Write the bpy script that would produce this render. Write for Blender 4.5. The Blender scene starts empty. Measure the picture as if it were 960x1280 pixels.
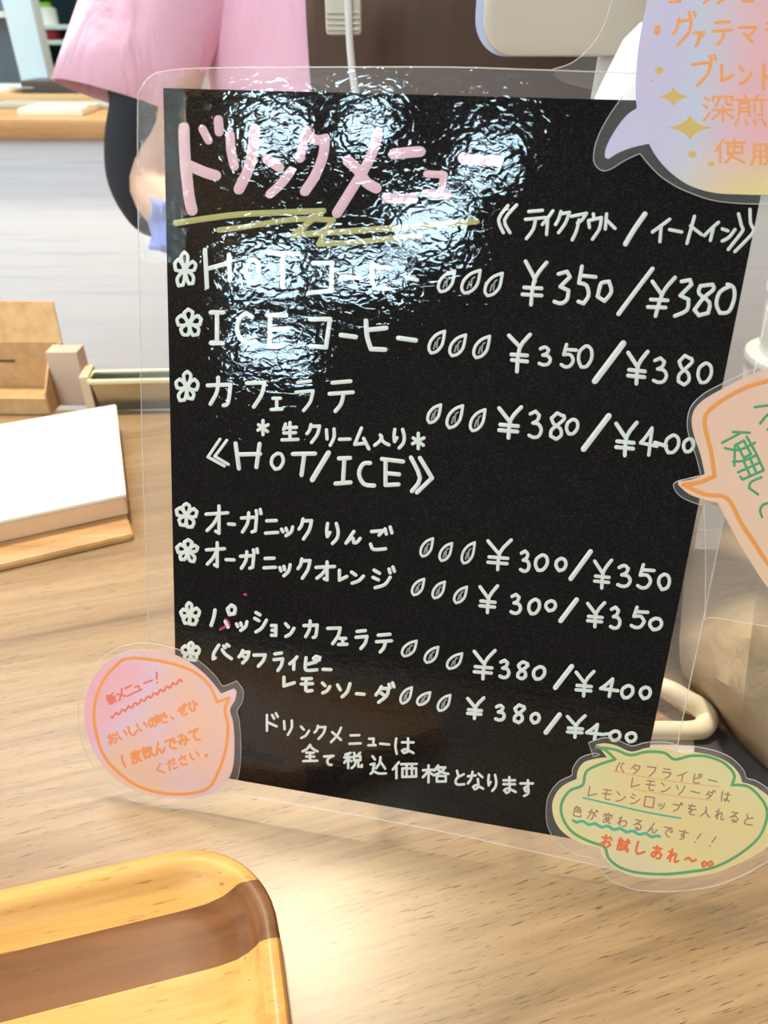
import bpy, bmesh, math, random
from mathutils import Vector, Matrix
random.seed(7)
R = math.radians
# ------------------------------------------------------------------ camera, world, lights
FPX = 900.0
CAM = Vector((0, 0, 1.219)); PITCH = R(34.62)
sc = bpy.context.scene; COL = sc.collection
cd = bpy.data.cameras.new('camera'); cam = bpy.data.objects.new('camera', cd); COL.objects.link(cam)
cam.location = CAM; cam.rotation_euler = (R(90) - PITCH, 0, 0)
cd.sensor_fit = 'HORIZONTAL'; cd.sensor_width = 36; cd.lens = 36 * FPX / 960; cd.clip_start = .02
cd.dof.use_dof = True; cd.dof.focus_distance = .30; cd.dof.aperture_fstop = 19
sc.camera = cam
sc.cycles.transparent_max_bounces = 32; sc.cycles.caustics_reflective = False
w = bpy.data.worlds.new('world'); sc.world = w; w.use_nodes = True
w.node_tree.nodes['Background'].inputs[0].default_value = (.75, .87, 1, 1)
w.node_tree.nodes['Background'].inputs[1].default_value = 1.0
sc.view_settings.view_transform = 'Standard'; sc.view_settings.look = 'None'
sc.view_settings.gamma = 1; sc.view_settings.use_curve_mapping = False
sc.view_settings.exposure = 0.25
def area(name, loc, target, sx, sy, power, col, spread=180):
    l = bpy.data.lights.new(name, 'AREA'); l.shape = 'RECTANGLE'; l.size = sx; l.size_y = sy
    l.energy = power; l.color = col; l.spread = R(spread)
    o = bpy.data.objects.new(name, l); COL.objects.link(o); o.location = loc
    o.rotation_euler = (Vector(target) - Vector(loc)).to_track_quat('-Z', 'Y').to_euler()
    return o
RW = -2.6
WINS = [(-1.95, -1.5, 2.1, 2.36), (-1.44, -.98, 2.12, 2.34), (-1.88, -1.42, 1.74, 1.93), (-1.12, -.74, 2.28, 2.58), (-.82, -.54, 2.62, 2.84), (-1.98, -1.6, 2.8, 3.06), (-1.42, -1.12, 2.8, 3.06)]
for i, (x0, x1, z0, z1) in enumerate(WINS):       # daylight through the shop's windows behind the camera
    a = (x1 - x0) * (z1 - z0)
    area('window_daylight', ((x0 + x1) / 2, RW - .03, (z0 + z1) / 2), ((x0 + x1) / 2, 0, (z0 + z1) / 2), x1 - x0, z1 - z0, a * 112, (.62, .86, 1))
CEIL = [((-.33, 1.0, 3.1), .2, .2, 50, (1, .86, .64)), ((-1.5, 1.9, 3.1), 1.2, .5, 26, (1, .97, .93)), ((1.6, 1.9, 3.1), 1.2, .5, 9, (1, .93, .85)), ((.9, -1.3, 3.1), .9, .5, 6, (1, .9, .75))]
for loc, sx, sy, p, c in CEIL: area('ceiling_panel_light', loc, (loc[0], loc[1], 0), sx, sy, p, c)
area('left_window_daylight', (-2.93, .5, 1.75), (0, .5, 1.2), 2.2, 1.5, 14, (.9, .96, 1))

# ------------------------------------------------------------------ pixels to rays
fw = Vector((0, math.cos(PITCH), -math.sin(PITCH))); dn = Vector((0, -math.sin(PITCH), -math.cos(PITCH))); rt = Vector((1, 0, 0))
def ray(x, y): return fw + rt * ((x - 480) / FPX) + dn * ((y - 640) / FPX)
def at_z(x, y, z): r = ray(x, y); return CAM + r * ((z - CAM.z) / r.z)
def at_y(x, y, Y): r = ray(x, y); return CAM + r * (Y / r.y)
TZ = .900

# ------------------------------------------------------------------ helpers
def tag(o, label=None, cat=None, group=None, kind=None):
    if label: o['label'] = label
    if cat: o['category'] = cat
    if group: o['group'] = group
    if kind: o['kind'] = kind
    return o
def thing(name, label, cat, loc=(0, 0, 0), rz=0, group=None):
    o = bpy.data.objects.new(name, None); COL.objects.link(o); o.location = loc; o.rotation_euler = (0, 0, rz); o.empty_display_size = .02
    return tag(o, label, cat, group)
def obj(name, bm, mats, parent=None, smooth=True, label=None):
    me = bpy.data.meshes.new(name); bm.to_mesh(me); bm.free()
    for m in (mats if isinstance(mats, (list, tuple)) else [mats]): me.materials.append(m)
    if smooth:
        for p in me.polygons: p.use_smooth = True
        try: me.set_sharp_from_angle(angle=R(40))
        except Exception: pass
    o = bpy.data.objects.new(name, me); COL.objects.link(o)
    if parent: o.parent = parent
    if label: o['label'] = label
    return o
def box(bm, c, s, rz=0, bevel=0, mat=None):
    r = bmesh.ops.create_cube(bm, size=1)
    M = Matrix.Translation(c) @ Matrix.Rotation(rz, 4, 'Z') @ Matrix.Diagonal((*s, 1))
    bmesh.ops.transform(bm, matrix=M, verts=r['verts'])
    fs = {f for v in r['verts'] for f in v.link_faces}
    if mat is not None:
        for f in fs: f.material_index = mat
    if bevel:
        es = list({e for v in r['verts'] for e in v.link_edges})
        bmesh.ops.bevel(bm, geom=es, offset=bevel, segments=2, affect='EDGES', profile=.6)
def B(): return bmesh.new()
def boxm(c, s, rz=0, bevel=0): b = B(); box(b, c, s, rz, bevel); return b
def loft(bm, rings, closed=True, cap=True):
    vs = [[bm.verts.new(p) for p in r] for r in rings]; n = len(rings[0])
    for a, b in zip(vs, vs[1:]):
        for i in range(n if closed else n - 1):
            j = (i + 1) % n; bm.faces.new((a[i], a[j], b[j], b[i]))
    if cap:
        bm.faces.new(list(reversed(vs[0]))); bm.faces.new(vs[-1])
    bmesh.ops.recalc_face_normals(bm, faces=bm.faces)
    return vs
def catmull(P, n):
    out = []
    for i in range(len(P) - 1):
        p0 = P[max(i - 1, 0)]; p1 = P[i]; p2 = P[i + 1]; p3 = P[min(i + 2, len(P) - 1)]
        for k in range(n):
            t = k / n
            out.append(.5 * ((2 * p1) + (p2 - p0) * t + (2 * p0 - 5 * p1 + 4 * p2 - p3) * t * t + (3 * p1 - p0 - 3 * p2 + p3) * t ** 3))
    out.append(P[-1]); return out
def tube(bm, P, rads, seg=12, n=5, smooth=True):
    P = [Vector(p) for p in P]
    if not isinstance(rads, (list, tuple)): rads = [rads] * len(P)
    Q = catmull([Vector((*p, r)) if False else Vector((p.x, p.y, p.z, r)) for p, r in zip(P, rads)], n) if smooth else [Vector((p.x, p.y, p.z, r)) for p, r in zip(P, rads)]
    pts = [q.to_3d() for q in Q]; rr = [q[3] for q in Q]; rings = []; up = None
    for i, p in enumerate(pts):
        t = (pts[min(i + 1, len(pts) - 1)] - pts[max(i - 1, 0)]).normalized()
        if up is None: up = t.orthogonal().normalized()
        up = (up - t * up.dot(t)).normalized(); s = t.cross(up)
        rings.append([p + (up * math.cos(a) + s * math.sin(a)) * rr[i] for a in [2 * math.pi * k / seg for k in range(seg)]])
    loft(bm, rings)
def lathe(bm, prof, c=(0, 0, 0), seg=28, cap=True):
    c = Vector(c); loft(bm, [[c + Vector((r * math.cos(a), r * math.sin(a), z)) for a in [2 * math.pi * k / seg for k in range(seg)]] for r, z in prof], cap=cap)
def rrect(wx, wy, r, n=8, cx=0, cy=0):
    out = []
    for sx, sy, a0 in ((1, 1, 0), (-1, 1, 90), (-1, -1, 180), (1, -1, 270)):
        for k in range(n + 1):
            a = R(a0 + 90 * k / n); out.append((cx + sx * (wx / 2 - r) + r * math.cos(a), cy + sy * (wy / 2 - r) + r * math.sin(a)))
    return out

# ------------------------------------------------------------------ materials
def mat(name, col=(.8, .8, .8), rough=.5, metal=0, coat=0, **kw):
    m = bpy.data.materials.new(name); m.use_nodes = True; b = m.node_tree.nodes['Principled BSDF']
    b.inputs['Base Color'].default_value = (*col, 1); b.inputs['Roughness'].default_value = rough
    b.inputs['Metallic'].default_value = metal; b.inputs['Coat Weight'].default_value = coat
    for k, v in kw.items(): b.inputs[k].default_value = v
    return m
class N:
    def __init__(s, m): s.m = m; s.t = m.node_tree; s.b = s.t.nodes.get('Principled BSDF')
    def n(s, typ, **kw):
        x = s.t.nodes.new(typ)
        for k, v in kw.items():
            if isinstance(k, str) and hasattr(x, k): setattr(x, k, v)
        return x
    def l(s, a, b): s.t.links.new(a, b)
    def coord(s, scale=(1, 1, 1), rot=(0, 0, 0), src='Object'):
        c = s.n('ShaderNodeTexCoord'); mp = s.n('ShaderNodeMapping'); mp.inputs['Scale'].default_value = scale
        mp0 = s.n('ShaderNodeMapping'); mp0.inputs['Rotation'].default_value = rot
        s.l(c.outputs[src], mp0.inputs[0]); s.l(mp0.outputs[0], mp.inputs[0]); return mp.outputs[0]
    def noise(s, vec, scale, detail=4, rough=.5, dist=0):
        x = s.n('ShaderNodeTexNoise'); x.inputs['Scale'].default_value = scale; x.inputs['Detail'].default_value = detail
        x.inputs['Roughness'].default_value = rough; x.inputs['Distortion'].default_value = dist; s.l(vec, x.inputs['Vector']); return x.outputs['Fac']
    def ramp(s, fac, stops, const=False):
        r = s.n('ShaderNodeValToRGB'); e = r.color_ramp.elements
        if const: r.color_ramp.interpolation = 'CONSTANT'
        while len(e) > 1: e.remove(e[-1])
        e[0].position = stops[0][0]; e[0].color = (*stops[0][1], 1)
        for p, c in stops[1:]: q = e.new(p); q.color = (*c, 1)
        s.l(fac, r.inputs[0]); return r.outputs[0]
    def mix(s, fac, a, b, mode='MIX'):
        x = s.n('ShaderNodeMix'); x.data_type = 'RGBA'; x.blend_type = mode
        for v, i in ((fac, 0), (a, 6), (b, 7)):
            if isinstance(v, (int, float)): x.inputs[i].default_value = v
            elif isinstance(v, tuple): x.inputs[i].default_value = (*v, 1)
            else: s.l(v, x.inputs[i])
        return x.outputs[2]
    def math(s, op, a, b=0, c=0):
        x = s.n('ShaderNodeMath'); x.operation = op
        for i, v in enumerate((a, b, c)):
            if isinstance(v, (int, float)): x.inputs[i].default_value = v
            else: s.l(v, x.inputs[i])
        return x.outputs[0]
    def bump(s, h, strength=1, dist=.001, target=None):
        x = s.n('ShaderNodeBump'); x.inputs['Strength'].default_value = strength; x.inputs['Distance'].default_value = dist
        s.l(h, x.inputs['Height'])
        if target is None: s.l(x.outputs[0], s.b.inputs['Normal'])
        return x.outputs[0]
def wood(name, light, mid, dark, rot=0, sc_=1, pores=True, rough=.45, coat=.15, pore_col=None):
    m = mat(name, mid, rough, coat=coat); k = N(m)
    v = k.coord((1.2 * sc_, 14 * sc_, 14 * sc_), (0, 0, rot))
    big = k.noise(v, 1.7, 6, .62, 1.2)
    v2 = k.coord((3.5 * sc_, 90 * sc_, 90 * sc_), (0, 0, rot)); fine = k.noise(v2, 3.0, 4, .6, .3)
    c1 = k.ramp(big, [(.34, dark), (.47, mid), (.64, light)])
    c2 = k.mix(.4, c1, k.ramp(fine, [(.3, dark), (.6, light)]), 'MIX')
    if pores:
        v3 = k.coord((60 * sc_, 900 * sc_, 900 * sc_), (0, 0, rot)); pn = k.noise(v3, 2.2, 2, .5, 0)
        pc = pore_col or tuple(x * .45 for x in dark)
        f = k.ramp(pn, [(.30, (1, 1, 1)), (.37, (0, 0, 0))])
        c2 = k.mix(k.math('MULTIPLY', f, .8), c2, pc)
    k.l(c2, k.b.inputs['Base Color']); k.bump(fine, .25, .0004)
    return m

# ================================================================== SETTING
plaster = mat('plaster', (.8, .79, .77), .8); k_ = N(plaster); k_.bump(k_.noise(k_.coord(), 60), .1, .002)
ceilm = mat('ceiling_paint', (.82, .82, .8), .85)
floorm = wood('floor_wood', (.4, .27, .16), (.3, .19, .11), (.2, .12, .07))
def struct(name, bm, m): return tag(obj(name, bm, m, smooth=False), kind='structure')
struct('floor', boxm((0, .5, -.05), (6, 6.4, .1)), floorm)
struct('ceiling', boxm((0, .5, 3.25), (6, 6.4, .1)), ceilm)
struct('wall_back', boxm((0, 3.65, 1.6), (6, .1, 3.2)), plaster)
struct('wall_right', boxm((3.05, .5, 1.6), (.1, 6.4, 3.2)), plaster)
b = B()                                                   # left wall with its window hole
for c, s in (((-3.05, .5, .5), (.1, 6.4, 1)), ((-3.05, .5, 2.85), (.1, 6.4, .7)), ((-3.05, -1.65, 1.75), (.1, 2.1, 1.5)), ((-3.05, 2.65, 1.75), (.1, 2.1, 1.5))): box(b, c, s)
struct('wall_left', b, plaster)
b = B()                                                   # rear wall: grid of blocks round the window holes
xs = sorted({-3, 3} | {v for q in WINS for v in q[:2]}); zs = sorted({0, 3.2} | {v for q in WINS for v in q[2:]})
for x0, x1 in zip(xs, xs[1:]):
    z_run = None
    for z0, z1 in zip(zs, zs[1:]):
        cx, cz = (x0 + x1) / 2, (z0 + z1) / 2
        if not any(q[0] < cx < q[1] and q[2] < cz < q[3] for q in WINS): box(b, (cx, RW - .05, cz), (x1 - x0, .1, z1 - z0))
struct('wall_rear', b, mat('rear_wall_paint', (.22, .2, .19), .8))
framem = mat('white_frame', (.8, .8, .78), .4)
for i, (x0, x1, z0, z1) in enumerate(WINS):
    b = B()
    if True:
        for c, s in ((((x0 + x1) / 2, RW + .01, z0), (x1 - x0 + .04, .04, .025)), (((x0 + x1) / 2, RW + .01, z1), (x1 - x0 + .04, .04, .025)), ((x0, RW + .01, (z0 + z1) / 2), (.025, .04, z1 - z0)), ((x1, RW + .01, (z0 + z1) / 2), (.025, .04, z1 - z0))): box(b, c, s)
    struct('window_%d' % (i + 1), b, framem)
b = B()
for c, s in (((-2.99, .5, 1.0), (.05, 2.3, .05)), ((-2.99, .5, 2.5), (.05, 2.3, .05)), ((-2.99, -.6, 1.75), (.05, .05, 1.5)), ((-2.99, 1.6, 1.75), (.05, .05, 1.5)), ((-2.99, .5, 1.75), (.05, .04, 1.5))): box(b, c, s)
struct('window_8', b, framem)

pl = thing('pendant_lamp', 'small warm globe lamp hanging behind the camera near the high windows', 'lamp', (-2.2, -2.2, 2.62))
lm = mat('warm_bulb', (1, .8, .5), .4); lm.node_tree.nodes['Principled BSDF'].inputs['Emission Color'].default_value = (1, .62, .25, 1); lm.node_tree.nodes['Principled BSDF'].inputs['Emission Strength'].default_value = 60
b = B(); bmesh.ops.create_uvsphere(b, u_segments=20, v_segments=12, radius=.09); obj('globe', b, lm, pl)
b = B(); tube(b, [(0, 0, .07), (0, 0, .58)], .006, seg=8, smooth=False); obj('cord', b, mat('black_cord', (.03, .03, .03)), pl)
b = B(); lathe(b, [(.03, .08), (.028, .12), (.008, .125)]); obj('cap', b, mat('brass', (.7, .5, .2), .3, 1), pl)

# ------------------------------------------------------------------ counter table
g0, g1 = at_z(850, 1235, TZ), at_z(887, 1222, TZ); GR = math.atan2(g1.y - g0.y, g1.x - g0.x)
tablem = wood('walnut_veneer', (.43, .29, .15), (.32, .20, .095), (.17, .095, .04), rot=-GR, sc_=.8, rough=.4, coat=.55)
tablem.node_tree.nodes['Principled BSDF'].inputs['Coat Roughness'].default_value = .32
t = thing('counter_table', 'light walnut wood counter the menu card stands on', 'table', (0, .2, 0))
obj('tabletop', boxm((0, .02, TZ - .02), (1.9, .84, .04), bevel=.003), tablem, t)
cabm = mat('cream_panel', (.75, .72, .66), .5)
obj('counter_body', boxm((0, .0, .43), (1.8, .66, .86)), cabm, t, smooth=False)

# ================================================================== MENU CARD
F_ = Vector
def cam2w(v): return rt * v[0] + dn * v[1] + fw * v[2]
C4 = [(204, 110), (974, 130), (222, 962), (786.6, 1061)]
_r = cam2w((0.98259346, 0.11173602, -0.14840871)); _d = cam2w((-0.06458775, 0.95453021, 0.2910335)); _n = cam2w((0.17417952, -0.27638223, 0.94513193))
_o = CAM + cam2w((-0.0800942, -0.15380408, 0.26117673))
_d = (_d - _r * _d.dot(_r)).normalized(); _n = _r.cross(-_d).normalized()   # front normal
if _n.dot(fw) > 0: _n = -_n
_up = -_d
def onboard(x, y, z=0.0):
    r = ray(x, y); q = CAM + r * (((_o - CAM).dot(_n) + z) / r.dot(_n)); return q
P1, P2 = onboard(215, 1005), onboard(830, 1116)
base = (P1 + P2) / 2
card = thing('menu_card', 'laminated black drink menu sign with hand-lettered prices, leaning back on the wooden counter', 'menu')
card.matrix_world = Matrix(((_r.x, _up.x, _n.x, base.x), (_r.y, _up.y, _n.y, base.y), (_r.z, _up.z, _n.z, base.z), (0, 0, 0, 1)))
CI = card.matrix_world.inverted()
def L(x, y, z=0.0): return CI @ onboard(x, y, z)

def gold_edge(k, h):      # the laminate is puckered along the card's left edge
    sp = k.n('ShaderNodeSeparateXYZ'); k.l(k.coord(), sp.inputs[0]); x1 = L(236, 200).x; x0 = L(222, 200).x; y0 = L(215, 330).y
    mx = k.math('MINIMUM', k.math('MAXIMUM', k.math('DIVIDE', k.math('SUBTRACT', x1, sp.outputs[0]), x1 - x0), 0), 1)
    my = k.math('GREATER_THAN', sp.outputs[1], y0); e = k.noise(k.coord((1.3, 1, 1)), 260, 3, .6, 1.0)
    return k.math('ADD', h, k.math('MULTIPLY', k.math('MULTIPLY', mx, my), k.math('MULTIPLY', k.math('SUBTRACT', e, .5), .0006)))
def film_mat(name, haze, rough=.07, big=0, fine=0, ior=1.47, tint=(1, 1, 1), hazecol=(.85, .84, .84), gold=False):
    m = bpy.data.materials.new(name); m.use_nodes = True; k = N(m); t = k.t; t.nodes.remove(k.b)
    out = t.nodes['Material Output']; tr = k.n('ShaderNodeBsdfTransparent'); tr.inputs[0].default_value = (*tint, 1)
    gl = k.n('ShaderNodeBsdfGlossy'); gl.inputs['Roughness'].default_value = rough
    df = k.n('ShaderNodeBsdfDiffuse'); df.inputs[0].default_value = (*hazecol, 1)
    m1 = k.n('ShaderNodeMixShader'); m1.inputs[0].default_value = haze; k.l(tr.outputs[0], m1.inputs[1]); k.l(df.outputs[0], m1.inputs[2])
    lw = k.n('ShaderNodeLayerWeight'); lw.inputs[0].default_value = .5; geo = k.n('ShaderNodeNewGeometry')
    sch = k.math('MULTIPLY_ADD', k.math('POWER', lw.outputs['Facing'], 4), .9, .037)
    sch = k.math('MULTIPLY', sch, k.math('SUBTRACT', 1, geo.outputs['Backfacing']))
    m2 = k.n('ShaderNodeMixShader'); k.l(sch, m2.inputs[0]); k.l(m1.outputs[0], m2.inputs[1]); k.l(gl.outputs[0], m2.inputs[2]); k.l(m2.outputs[0], out.inputs[0])
    if big or fine:
        v = k.coord((1, 1.5, 1)); h1 = k.noise(v, 240, 1.6, .45, .8); h2 = k.noise(k.coord((1, 1.8, 1)), 1300, 2, .5, 0); h0 = k.noise(k.coord((1, 1, 1)), 28, 2, .5)
        h = k.math('ADD', k.math('MULTIPLY', h1, big), k.math('MULTIPLY', h2, fine)); h = k.math('ADD', h, k.math('MULTIPLY', h0, big * 2.5))
        if gold: h = gold_edge(k, h)
        nb = k.bump(h, 1, 1.0, target=0); k.l(nb, gl.inputs['Normal'])
    return m
film_front = film_mat('laminate_front', 0.0, .022, big=.00008, fine=.0000035, gold=True)
film_back = film_mat('laminate_back', .11, .15)
film_bub = film_mat('bubble_laminate', .05, .12)
film_rim = film_mat('laminate_rim', .34, .2, hazecol=(.95, .92, .88))
sheetm = mat('black_paper', (.012, .0115, .012), .8, **{'Specular IOR Level': 0}); k_ = N(sheetm)
k_.l(k_.ramp(k_.noise(k_.coord((1, 1.4, 1)), 1400, 2, .6), [(.5, (.006, .0055, .006)), (.8, (.04, .039, .04))]), k_.b.inputs['Base Color'])  # paper speckle, with fine glints painted in as the paler specks
def solid(name, px, z0, z1, mats, parent, label=None, top=0, side=0, back=0):
    bm = B(); a = [bm.verts.new(L(x, y, z1)) for x, y in px]; lo = [bm.verts.new(v.co + Vector((0, 0, z0 - z1))) for v in a]
    fs = []
    f = bm.faces.new(a); f.material_index = top; fs.append(f); f = bm.faces.new(list(reversed(lo))); f.material_index = back; fs.append(f)
    n = len(a)
    for i in range(n): q = bm.faces.new((a[i], lo[i], lo[(i + 1) % n], a[(i + 1) % n])); q.material_index = side
    bmesh.ops.recalc_face_normals(bm, faces=bm.faces)
    bmesh.ops.triangulate(bm, faces=fs)
    return obj(name, bm, mats, parent, smooth=False, label=label)
def smooth_poly(P, n=4, closed=True, sharp=50):
    """Catmull-Rom through pixel points, keeping sharp corners."""
    P = [Vector(p) for p in P]; m = len(P); out = []
    def turn(i):
        a = P[i] - P[i - 1]; b_ = P[(i + 1) % m] - P[i]
        if a.length < 1e-6 or b_.length < 1e-6: return 0
        return math.degrees(a.angle(b_))
    rng = range(m if closed else m - 1)
    for i in rng:
        p1, p2 = P[i], P[(i + 1) % m]
        p0 = P[i - 1] if (closed or i > 0) else p1; p3 = P[(i + 2) % m] if (closed or i + 2 < m) else p2
        if (closed or 0 < i) and turn(i) > sharp: p0 = p1
        if (closed or i + 1 < m - 1) and turn((i + 1) % m) > sharp: p3 = p2
        for k in range(n):
            t = k / n
            out.append(.5 * ((2 * p1) + (p2 - p0) * t + (2 * p0 - 5 * p1 + 4 * p2 - p3) * t * t + (3 * p1 - p0 - 3 * p2 + p3) * t ** 3))
    if not closed: out.append(P[-1])
    return out
def area2(P): return sum(P[i - 1][0] * P[i][1] - P[i][0] * P[i - 1][1] for i in range(len(P)))
def offset(P, d, low=0):
    P = [Vector(p) for p in P]; s = 1 if area2(P) > 0 else -1; out = []; n = len(P)
    for i in range(n):
        a = (P[i] - P[i - 1]); b_ = (P[(i + 1) % n] - P[i])
        if a.length < 1e-6: a = b_
        if b_.length < 1e-6: b_ = a
        na = Vector((a.y, -a.x)).normalized() * s; nb = Vector((b_.y, -b_.x)).normalized() * s
        nn = (na + nb); nn = nn.normalized() if nn.length > .2 else na
        out.append(P[i] + nn * (d + low * max(0, nn.y)) * (1 / max(.75, nn.dot(na))))
    return out
def pts(s, ox=0, oy=0, k=1.0): return [(ox + float(a.split(',')[0]) / k, oy + float(a.split(',')[1]) / k) for a in s.split()]
# strokes --------------------------------------------------------------
def stroke(bm, P, wpx, z, h):
    P = [Vector(p) for p in P]
    if len(P) == 1: P = [P[0], P[0] + Vector((.4, 0))]
    segs = [[P[0]]]
    for i in range(1, len(P)):
        segs[-1].append(P[i])
        if i < len(P) - 1:
            a = P[i] - P[i - 1]; c = P[i + 1] - P[i]
            if a.length > 1e-6 and c.length > 1e-6 and math.degrees(a.angle(c)) > 62: segs.append([P[i]])
    for S in segs:
        S = [p for i, p in enumerate(S) if i == 0 or (p - S[i - 1]).length > .05]
        if len(S) < 2: continue
        Q = S if len(S) == 2 else smooth_poly(S, 3, closed=False, sharp=200)
        r = wpx / 2; T = []
        for i in range(len(Q)):
            t_ = Q[min(i + 1, len(Q) - 1)] - Q[max(i - 1, 0)]
            T.append(t_.normalized() if t_.length > 1e-6 else Vector((1, 0)))
        rings = []
        for f in (.98, .8, .5): rings.append((Q[0] - T[0] * r * f, T[0], math.sqrt(1 - f * f)))
        for i, q in enumerate(Q): rings.append((q, T[i], 1))
        for f in (.5, .8, .98): rings.append((Q[-1] + T[-1] * r * f, T[-1], math.sqrt(1 - f * f)))
        prev = None
        for p, tt, s in rings:
            nn = Vector((-tt.y, tt.x)); row = []
            for u, hh in ((-1, 0), (-.75, .75), (0, 1), (.75, .75), (1, 0)):
                q = p + nn * (u * r * s); row.append(bm.verts.new(L(q.x, q.y, z + h * hh * (.3 + .7 * s))))
            if prev:
                for i in range(4): bm.faces.new((prev[i], prev[i + 1], row[i + 1], row[i]))
            prev = row
def S(bm, s, ox, oy, k, w, z, h):
    for one in s.split(';'):
        if one.strip(): stroke(bm, pts(one.strip(), ox, oy, k), w, z, h)
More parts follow.
